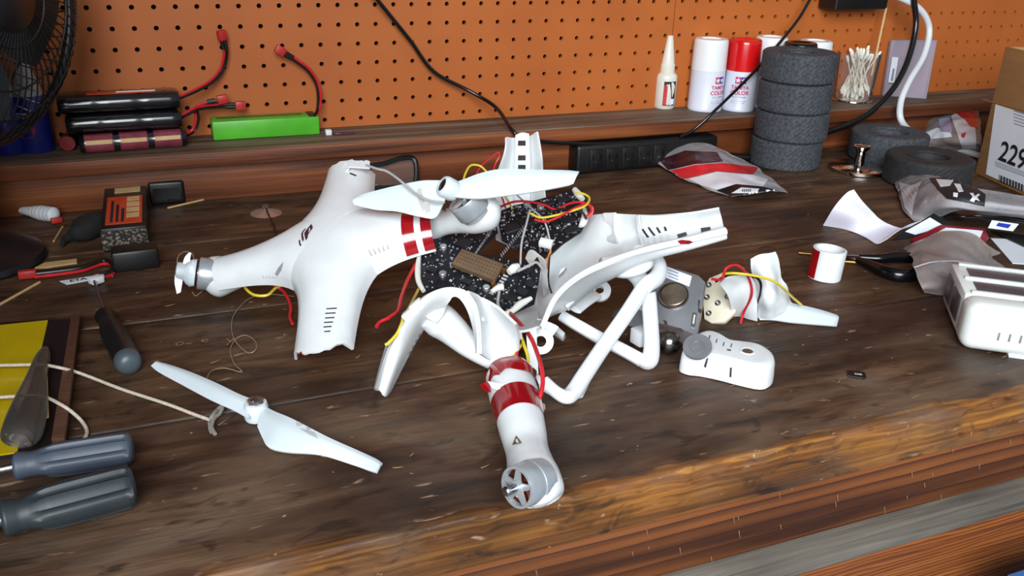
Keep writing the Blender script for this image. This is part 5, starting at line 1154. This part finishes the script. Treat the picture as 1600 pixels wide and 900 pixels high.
T1, at1, m1 = board('circuit_board', o1, n1, [(655, 398), (668, 378), (690, 366), (712, 352), (772, 338), (778, 362), (745, 396), (800, 405), (846, 412), (842, 440), (835, 474), (800, 490), (768, 500), (745, 478), (715, 452), (690, 448), (664, 458), (656, 440)], 'large black main circuit board with a perforated gold shield', ch, 5, ((706, 418), (772, 444)))
qs = [(722, 396), (787, 420), (773, 446), (706, 419)]
sh_ = mk('radio_shield', plate([PL(x, y, o1, n1) + n1 * .006 for x, y in qs], n1, .005, .0006), 'gold_shield', T1, 0)
gs = []
for i in range(13):
    for j in range(4):
        u, v = .08 + .07 * i, .2 + .2 * j; q = [PL(x, y, o1, n1) for x, y in qs]; p = (q[0] * (1 - u) + q[1] * u) * (1 - v) + (q[3] * (1 - u) + q[2] * u) * v
        gs.append(lathe([(0, 0), (.0006, 0), (.0006, .0001), (0, .0001)], 6, frame(p + n1 * .0061, z=n1)))
mk('shield_holes', join(*gs), 'slot_dark', sh_, 0, kind='stuff')
for x, y in ((787, 425), (771, 447)): mk('coax_socket', lathe([(0, 0), (.0025, 0), (.0025, .003), (.0015, .003), (0, .002)], 14, frame(PL(x, y, o1, n1), z=n1)), 'brass', T1)
for x, y in ((760, 452), (692, 430), (763, 491), (693, 388)): mk('capacitor', lathe([(0, 0), (.0032, 0), (.0032, .003), (.0028, .0034), (0, .0034)], 16, frame(PL(x, y, o1, n1), z=n1)), 'solder', T1)
for i in range(12): mk('header_pin', box(.0012, .003, .002, 0, 1, at1(776 - 3.2 * i, 350 + 4.6 * i), (0, 0, .001)), 'solder', T1, 0)
for i in range(4): mk('contact', box(.0045, .0012, .0012, 0, 1, at1(790 - 3 * i, 432 + 4.5 * i), (0, 0, .0006)), 'silk', T1, 0)
def glue(par, pts, r): return mk('hot_glue', tube(pts, r, 10, 5), 'hot_glue', par, 70)
glue(T1, [PL(x, y, o1, n1) + n1 * .001 for x, y in ((655, 402), (653, 420), (654, 440), (662, 456))], [.002, .0028, .0026, .002])
glue(T1, [PL(x, y, o1, n1) + n1 * .003 for x, y in ((764, 498), (780, 499), (800, 490), (812, 480), (830, 470))], [.002, .0032, .0026, .0034, .002])
glue(T1, [PL(x, y, o1, n1) + n1 * .003 for x, y in ((768, 460), (778, 454), (786, 452))], [.002, .003, .0035])
glue(T1, [PL(x, y, o1, n1) + n1 * .004 for x, y in ((795, 430), (803, 425), (810, 421))], [.003, .0045, .003])
n2 = (UP * .72 - FW * .68 - RT * .08).normalized(); o2 = D(850, 345, .865)
ch2 = [(880, 312, .013, .008, .0016, 'chip'), (858, 318, .010, .007, .0016, 'chip'), (888, 345, .015, .010, .0016, 'chip'), (893, 360, .015, .009, .0016, 'chip'), (866, 350, .006, .010, .0016, 'chip'), (800, 360, .016, .012, .004, 'chip'), (822, 350, .014, .012, .004, 'chip'), (805, 383, .012, .012, .004, 'chip')]
T2, at2, m2 = board('circuit_board', o2, n2, [(776, 332), (800, 322), (840, 312), (893, 297), (915, 306), (917, 345), (908, 362), (880, 380), (862, 396), (838, 398), (812, 388), (784, 375)], 'second black circuit board tangled in red and yellow wires under the propeller', ch2, 9, ((776, 332), (893, 297)))
glue(T2, [PL(x, y, o2, n2) + n2 * .003 for x, y in ((913, 330), (914, 342), (911, 352), (907, 357))], [.002, .0036, .0036, .002])
glue(T2, [PL(x, y, o2, n2) + n2 * .003 for x, y in ((898, 300), (904, 308), (910, 315))], [.003, .004, .003])
for x, y in ((823, 322), (845, 327)): mk('capacitor', lathe([(0, 0), (.0036, 0), (.0036, .004), (.003, .0045), (0, .0045)], 16, frame(PL(x, y, o2, n2), z=n2)), 'solder', T2)
for i in range(14): mk('header_pin', box(.0011, .003, .002, 0, 1, at2(818 - 2.9 * i * .9, 362 + 3.6 * i * .9), (0, 0, .004)), 'solder', T2, 0)
mk('antenna_wire', tube([D(828, 328, .83), D(822, 352, .82), D(815, 380, .81), D(813, 414, .80)], .0010, 8, 6), 'wire_grey', T2)
mk('antenna_wire', tube([D(800, 298, .86), D(830, 325, .84), D(850, 345, .835), D(858, 370, .83), D(860, 383, .83)], .0009, 8, 6), 'wire_grey', T2)
def wr(par, pts, mat, r=.0011): return mk('wire', tube([D(*p) for p in pts], r, 8, 6), mat, par)
wr(T2, [(772, 328, .84), (800, 316, .83), (825, 315, .83), (850, 320, .83), (868, 327, .835), (890, 318, .84), (908, 316, .845), (924, 322, .85), (926, 332, .85), (918, 340, .85)], 'wire_red')
wr(T2, [(835, 343, .83), (855, 346, .83), (880, 335, .83), (905, 322, .84), (920, 320, .845), (924, 330, .85), (915, 340, .85)], 'wire_red')
wr(T2, [(828, 333, .83), (845, 340, .83), (870, 336, .83), (895, 329, .835), (915, 321, .84), (921, 310, .85), (912, 303, .855), (900, 302, .855)], 'wire_yellow')
wr(T2, [(840, 331, .835), (870, 327, .835), (895, 327, .838), (910, 332, .845), (916, 342, .85)], 'wire_black')
wr(T2, [(740, 330, .87), (724, 290, .89), (732, 262, .905), (745, 258, .91), (758, 266, .91), (785, 300, .90), (800, 325, .87)], 'wire_yellow'); wr(T2, [(765, 320, .88), (745, 272, .91), (775, 240, .925), (780, 245, .925), (772, 268, .92), (790, 325, .88)], 'wire_red', .0009)
# ribbon cable
rc = thing('ribbon_cable', P(845, 420), 'grey ribbon cable with a white plug between the two circuit boards', 'ribbon cable')
for i in range(8):
    wr(rc, [(822 + i * 1.0, 404 + 1.5 * i, .80), (828 + 1.6 * i, 392 + 1.2 * i, .795), (838 + 1.8 * i, 396 + 1.6 * i, .795), (846 + 1.0 * i, 415 + i, .80), (847 + 1.2 * i, 440 + i, .805), (850 + .8 * i, 462 - i, .815)], 'wire_grey', .0009)
mk('plug', box(.012, .007, .006, .0006, m=frame(D(853, 380, .80), RT * .85 + DN * .4, UP * .7 - FW * .7)), 'white_matt', rc)
wr(rc, [(857, 383, .80), (860, 392, .80), (857, 402, .80), (855, 420, .805)], M('wire_orange', 'c8782a', .4, col2='b96c22', scale=80)); wr(rc, [(860, 388, .80), (858, 410, .80), (857, 440, .81), (862, 458, .815)], 'wire_black', .0008)
# wires from the main board to the taped arm
wr(T1, [(650, 412, .80), (636, 440, .78), (627, 465, .755), (622, 485, .735), (608, 496, .72), (594, 503, .715), (588, 511, .71)], 'wire_red', .0015)
wr(T1, [(656, 448, .79), (650, 460, .76), (640, 480, .70), (630, 497, .68), (628, 505, .675), (620, 522, .67), (607, 536, .67), (602, 539, .67)], 'wire_yellow', .0013)
wr(T1, [(780, 505, .74), (788, 515, .72), (803, 524, .70), (808, 540, .69), (806, 560, .68), (798, 580, .665), (796, 590, .66)], 'wire_red', .0013)
wr(T1, [(785, 502, .74), (800, 508, .72), (812, 522, .70), (819, 540, .69), (825, 560, .68), (824, 585, .665), (822, 595, .66)], 'wire_yellow', .0013)
wr(T1, [(818, 534, .70), (808, 548, .69), (801, 562, .68), (798, 588, .665)], 'wire_yellow', .0013)
wr(T1, [(796, 488, .75), (812, 505, .72), (828, 525, .69), (838, 548, .67), (846, 575, .65), (848, 600, .64), (843, 622, .635), (838, 632, .635)], 'wire_red', .0017)
wr(T1, [(780, 455, .76), (778, 475, .75), (786, 488, .74), (800, 500, .73), (815, 515, .71)], 'wire_grey', .0013)
wr(T1, [(808, 424, .775), (825, 416, .78), (838, 410, .785), (848, 420, .79)], 'wire_grey', .0013)
# ------------------------------------------------------------------ camera gimbal
n3 = (-FW * .72 + UP * .50 - RT * .22).normalized(); o3 = D(1060, 465, .80)
gm = thing('camera_gimbal', P(1055, 530), 'grey metal camera gimbal plate with a brushed round cap beside the landing gear', 'gimbal')
pp = [PL(x, y, o3, n3) for x, y in ((1034, 412), (1092, 430), (1102, 440), (1090, 522), (1080, 526), (1018, 500), (1012, 490), (1022, 425))]
mk('plate', plate(pp, n3, .009, .0012), 'gimbal_grey', gm, 40)
mk('cap_ring', ring([(.0140, -.001), (.0140, .0022), (.0128, .0022), (.0128, -.001)], 40, frame(PL(1052, 463, o3, n3), z=n3)), 'steel_dark', gm)
mk('round_cap', lathe([(0, .0030), (.0112, .0030), (.0120, .0022), (.0120, 0), (0, 0)][::-1], 40, frame(PL(1053, 462, o3, n3), z=n3)), M('cap_bronze', 'cbb9a6', .32, 1, col2='9d8771', scale=60), gm)
lb2 = mk('label', plate([PL(x, y, o3, n3) + n3 * .0005 for x, y in ((1042, 417), (1081, 432), (1077, 448), (1038, 433))], n3, .0004), 'card_white', gm, 0)
mk('print', join(*[plate([PL(x, y + 5 * k, o3, n3) + n3 * .0008 for x, y in ((1044, 421), (1060, 427), (1060, 428.6), (1044, 422.6))], n3, .0002) for k in range(3)]), 'print_grey', lb2, 0)
cn = mk('connector', plate([PL(x, y, o3, n3) + n3 * .0015 for x, y in ((1083, 489), (1089, 491), (1086, 513), (1080, 511))], n3, .0012), 'silver', gm, 0)
mk('slot', plate([PL(x, y, o3, n3) + n3 * .0019 for x, y in ((1084.6, 493), (1087, 494), (1084.6, 508), (1082.3, 507))], n3, .0003), 'cream', cn, 0)
for q in ([(1091, 469), (1094, 470), (1092, 482), (1097, 484), (1096, 490), (1091, 488)], [(1036, 500), (1042, 502), (1043, 508), (1066, 514), (1066, 516), (1040, 510)]): mk('cutout', plate([PL(x, y, o3, n3) + n3 * .0004 for x, y in q], n3, .0003), 'slot_dark', gm, 0)
mk('lower_bracket', tube([PL(1024, 512, o3, n3), PL(1050, 522, o3, n3) + n3 * .004, PL(1072, 534, o3, n3) + n3 * .006], [.005, .0055, .006], 12, 5, flat=.5, upv=n3), 'silver', gm)
bc = D(1090, 543, .728)
mk('bracket_eye', join(ring([(.0118, 0), (.0118, .0022), (.0065, .0022), (.0062, .0032), (.0045, .0032), (.0045, 0)], 32, frame(bc, z=n3)), lathe([(0, .0008), (.0046, .0008), (.0046, .0022), (0, .0024)], 24, frame(bc, z=n3)), tube([bc + n3 * .001, D(1076, 530, .75), PL(1056, 520, o3, n3)], [.0105, .007, .006], 12, 5, flat=.2, upv=n3)), 'gimbal_grey', gm)
mk('damper_ball', lathe([(.011 * math.sin(a), -.011 * math.cos(a)) for a in [math.pi * k / 12 for k in range(13)]], 24, Matrix.Translation(P(1045, 535, .013))), 'steel_dark', gm)
mk('rear_bracket', plate([PL(x, y, o3 + FW * .03, n3) for x, y in ((960, 505), (985, 470), (1010, 455), (1024, 470), (1020, 505), (990, 520))], n3, .004, .001), 'gimbal_grey', gm)
mk('rear_tube', tube([D(985, 470, .84), D(1000, 490, .835), D(1020, 500, .83), D(1040, 512, .82)], .005, 12, 6), 'silver', gm)
mk('bracket_eye', ring([(.010, 0), (.010, .003), (.004, .003), (.004, 0)], 28, frame(D(972, 498, .84), z=n3)), 'silver', gm)
mk('damper_block', box(.014, .014, .014, .001, m=frame(P(1002, 525, .016), (1, .2, 0))), 'white_matt', gm)
# ------------------------------------------------------------------ snapped arm with the cream motor plate
sa = thing('broken_arm', P(1160, 495), 'snapped white drone arm with a cream screw plate, loose wires and a blade', 'broken arm')
n4 = (-FW * .8 + UP * .42 - RT * .42).normalized(); o4 = D(1128, 465, .84)
pp = [PL(x, y, o4, n4) for x, y in ((1108, 434), (1118, 430), (1132, 424), (1133, 432), (1140, 428), (1152, 440), (1156, 465), (1148, 488), (1132, 503), (1112, 505), (1100, 498), (1098, 470), (1100, 448))]
mk('screw_plate', plate(pp, n4, .006, .0012), 'cream', sa, 40)
for x, y in ((1108, 446), (1105, 465), (1122, 474), (1137, 464), (1108, 490)): mk('screw', ring([(.0028, 0), (.0028, .0012), (.0018, .0014), (.0008, .0006), (.0008, 0)], 16, frame(PL(x, y, o4, n4), z=n4)), 'silver', sa)
gw = [[(1125, 440, .05), (1134, 432, .058), (1150, 428, .06), (1168, 426, .06)], [(1136, 460, .035), (1146, 446, .045), (1160, 440, .05), (1175, 436, .05)], [(1142, 482, .015), (1154, 466, .03), (1166, 460, .035), (1180, 456, .035)], [(1140, 492, .004), (1158, 492, .004), (1170, 496, .003), (1184, 500, .003)]]
mk('arm_wall', surf(PP(gw), .002, 5, 5), 'shell_white', sa, 60)
gw = [[(1174, 404, .066), (1190, 398, .07), (1208, 396, .068)], [(1178, 430, .05), (1196, 428, .056), (1218, 428, .05)], [(1184, 462, .03), (1204, 462, .036), (1230, 460, .026)], [(1186, 496, .004), (1208, 492, .012), (1240, 478, .006)]]
g = crumple(grid(PP(gw), 6, 6), .0025, 55, 6); mk('crumpled_wall', thick(g, .002), 'shell_white', sa, 40)
mk('screw', lathe([(0, 0), (.0022, 0), (.002, .001), (0, .0014)], 14, frame(P(1208, 454, .040), z=(-.4, -.7, .5))), 'silver', sa)
mk('blade', blade([(P(1176, 478, .014), P(1188, 500, .004)), (P(1216, 470, .016), P(1210, 500, .004)), (P(1240, 474, .014), P(1235, 503, .004)), (P(1275, 482, .012), P(1270, 506, .004)), (P(1305, 491, .009), P(1298, 508, .004)), (P(1311, 495, .008), P(1307, 508, .005))], .0018), 'prop_white', sa, 60)
mk('blade', blade([(P(1142, 468, .016), P(1140, 490, .003)), (P(1160, 452, .02), P(1160, 494, .003)), (P(1184, 452, .02), P(1184, 498, .003))], .0018), 'prop_white', sa, 60)
for l, mt in (([(1112, 436, .055), (1128, 436, .058), (1134, 420, .068), (1148, 414, .07), (1160, 420, .066), (1172, 440, .05), (1174, 462, .035), (1162, 488, .012), (1157, 506, .002)], 'wire_red'),
              ([(1118, 440, .052), (1138, 430, .06), (1160, 428, .062), (1182, 434, .058), (1189, 446, .05), (1186, 466, .03), (1180, 482, .014), (1179, 498, .002)], 'wire_black'),
              ([(1128, 428, .06), (1150, 427, .064), (1185, 432, .062), (1210, 440, .056), (1225, 452, .045), (1240, 466, .028), (1252, 476, .016)], 'wire_yellow')):
    mk('wire', tube([P(*p) for p in l], .0012, 8, 6), mt, sa)
# ------------------------------------------------------------------ white cover with slots
cv = thing('plastic_cover', P(1140, 575), 'white curved plastic cover with slots and a hole, lying in front of the gimbal', 'cover')
tp_ = [(1066, 545), (1076, 532), (1090, 519), (1106, 515), (1122, 520), (1140, 530), (1160, 533), (1186, 537), (1204, 546), (1212, 557), (1208, 568), (1192, 574), (1160, 568), (1128, 560), (1098, 554), (1080, 552)]
zt = .021; T_ = [P(x, y, zt) for x, y in tp_]; cen = sum(T_, Vector()) / len(T_)
bm = bmesh.new(); Tt = spl(T_, 3, True); k = len(Tt)
lv = []
for sc, z in ((.80, zt + .0012), (.90, zt + .0008), (.965, zt - .001), (1.0, zt - .0045), (1.02, .006), (1.02, .0008)):
    lv.append([bm.verts.new(Vector((cen.x + (p.x - cen.x) * sc, cen.y + (p.y - cen.y) * sc, z))) for p in Tt])
bm.faces.new(lv[0]); bm.faces.new(lv[-1][::-1])
for a, b in zip(lv, lv[1:]):
    for i in range(k): bm.faces.new((a[i], b[i], b[(i + 1) % k], a[(i + 1) % k]))
bmesh.ops.recalc_face_normals(bm, faces=bm.faces[:]); gcv = from_bm(bm); mk('cover_shell', gcv, 'shell_white', cv, 60); tcv = bvh(gcv)
for x, y in ((1108, 527), (1119, 533), (1130, 538), (1142, 540)): mk('slot', decal([[(x - 1, y + 3), (x + 1, y - 3), (x + 2.2, y - 2.4), (x + .4, y + 3.4)]], tcv, .0005), 'slot_dark', cv, 0)
mk('mark', decal([[(1136, 546), (1142, 547), (1142, 549), (1136, 548)]], tcv, .0005), 'slot_dark', cv, 0)
hcn = hit(1168, 549, tcv)[0]; mk('hole_rim', ring([(.0062, 0), (.0058, .0008), (.0045, .0004), (.0045, 0)], 28, Matrix.Translation(hcn)), 'white_matt', cv); mk('hole', lathe([(0, .0004), (.0046, .0004), (.0046, 0), (0, 0)], 24, Matrix.Translation(hcn)), 'steel_dark', cv)
for q in ([(1100, 572), (1104, 560), (1107, 559), (1103, 575)], [(1140, 588), (1141, 574), (1144, 574), (1143, 590)]): mk('gap', decal([q], tcv, .0006), 'slot_dark', cv, 0)
mk('clip_tab', decal([[(1108, 560), (1140, 569), (1139, 585), (1106, 575)]], tcv, .0012), 'shell_white', cv, 0)
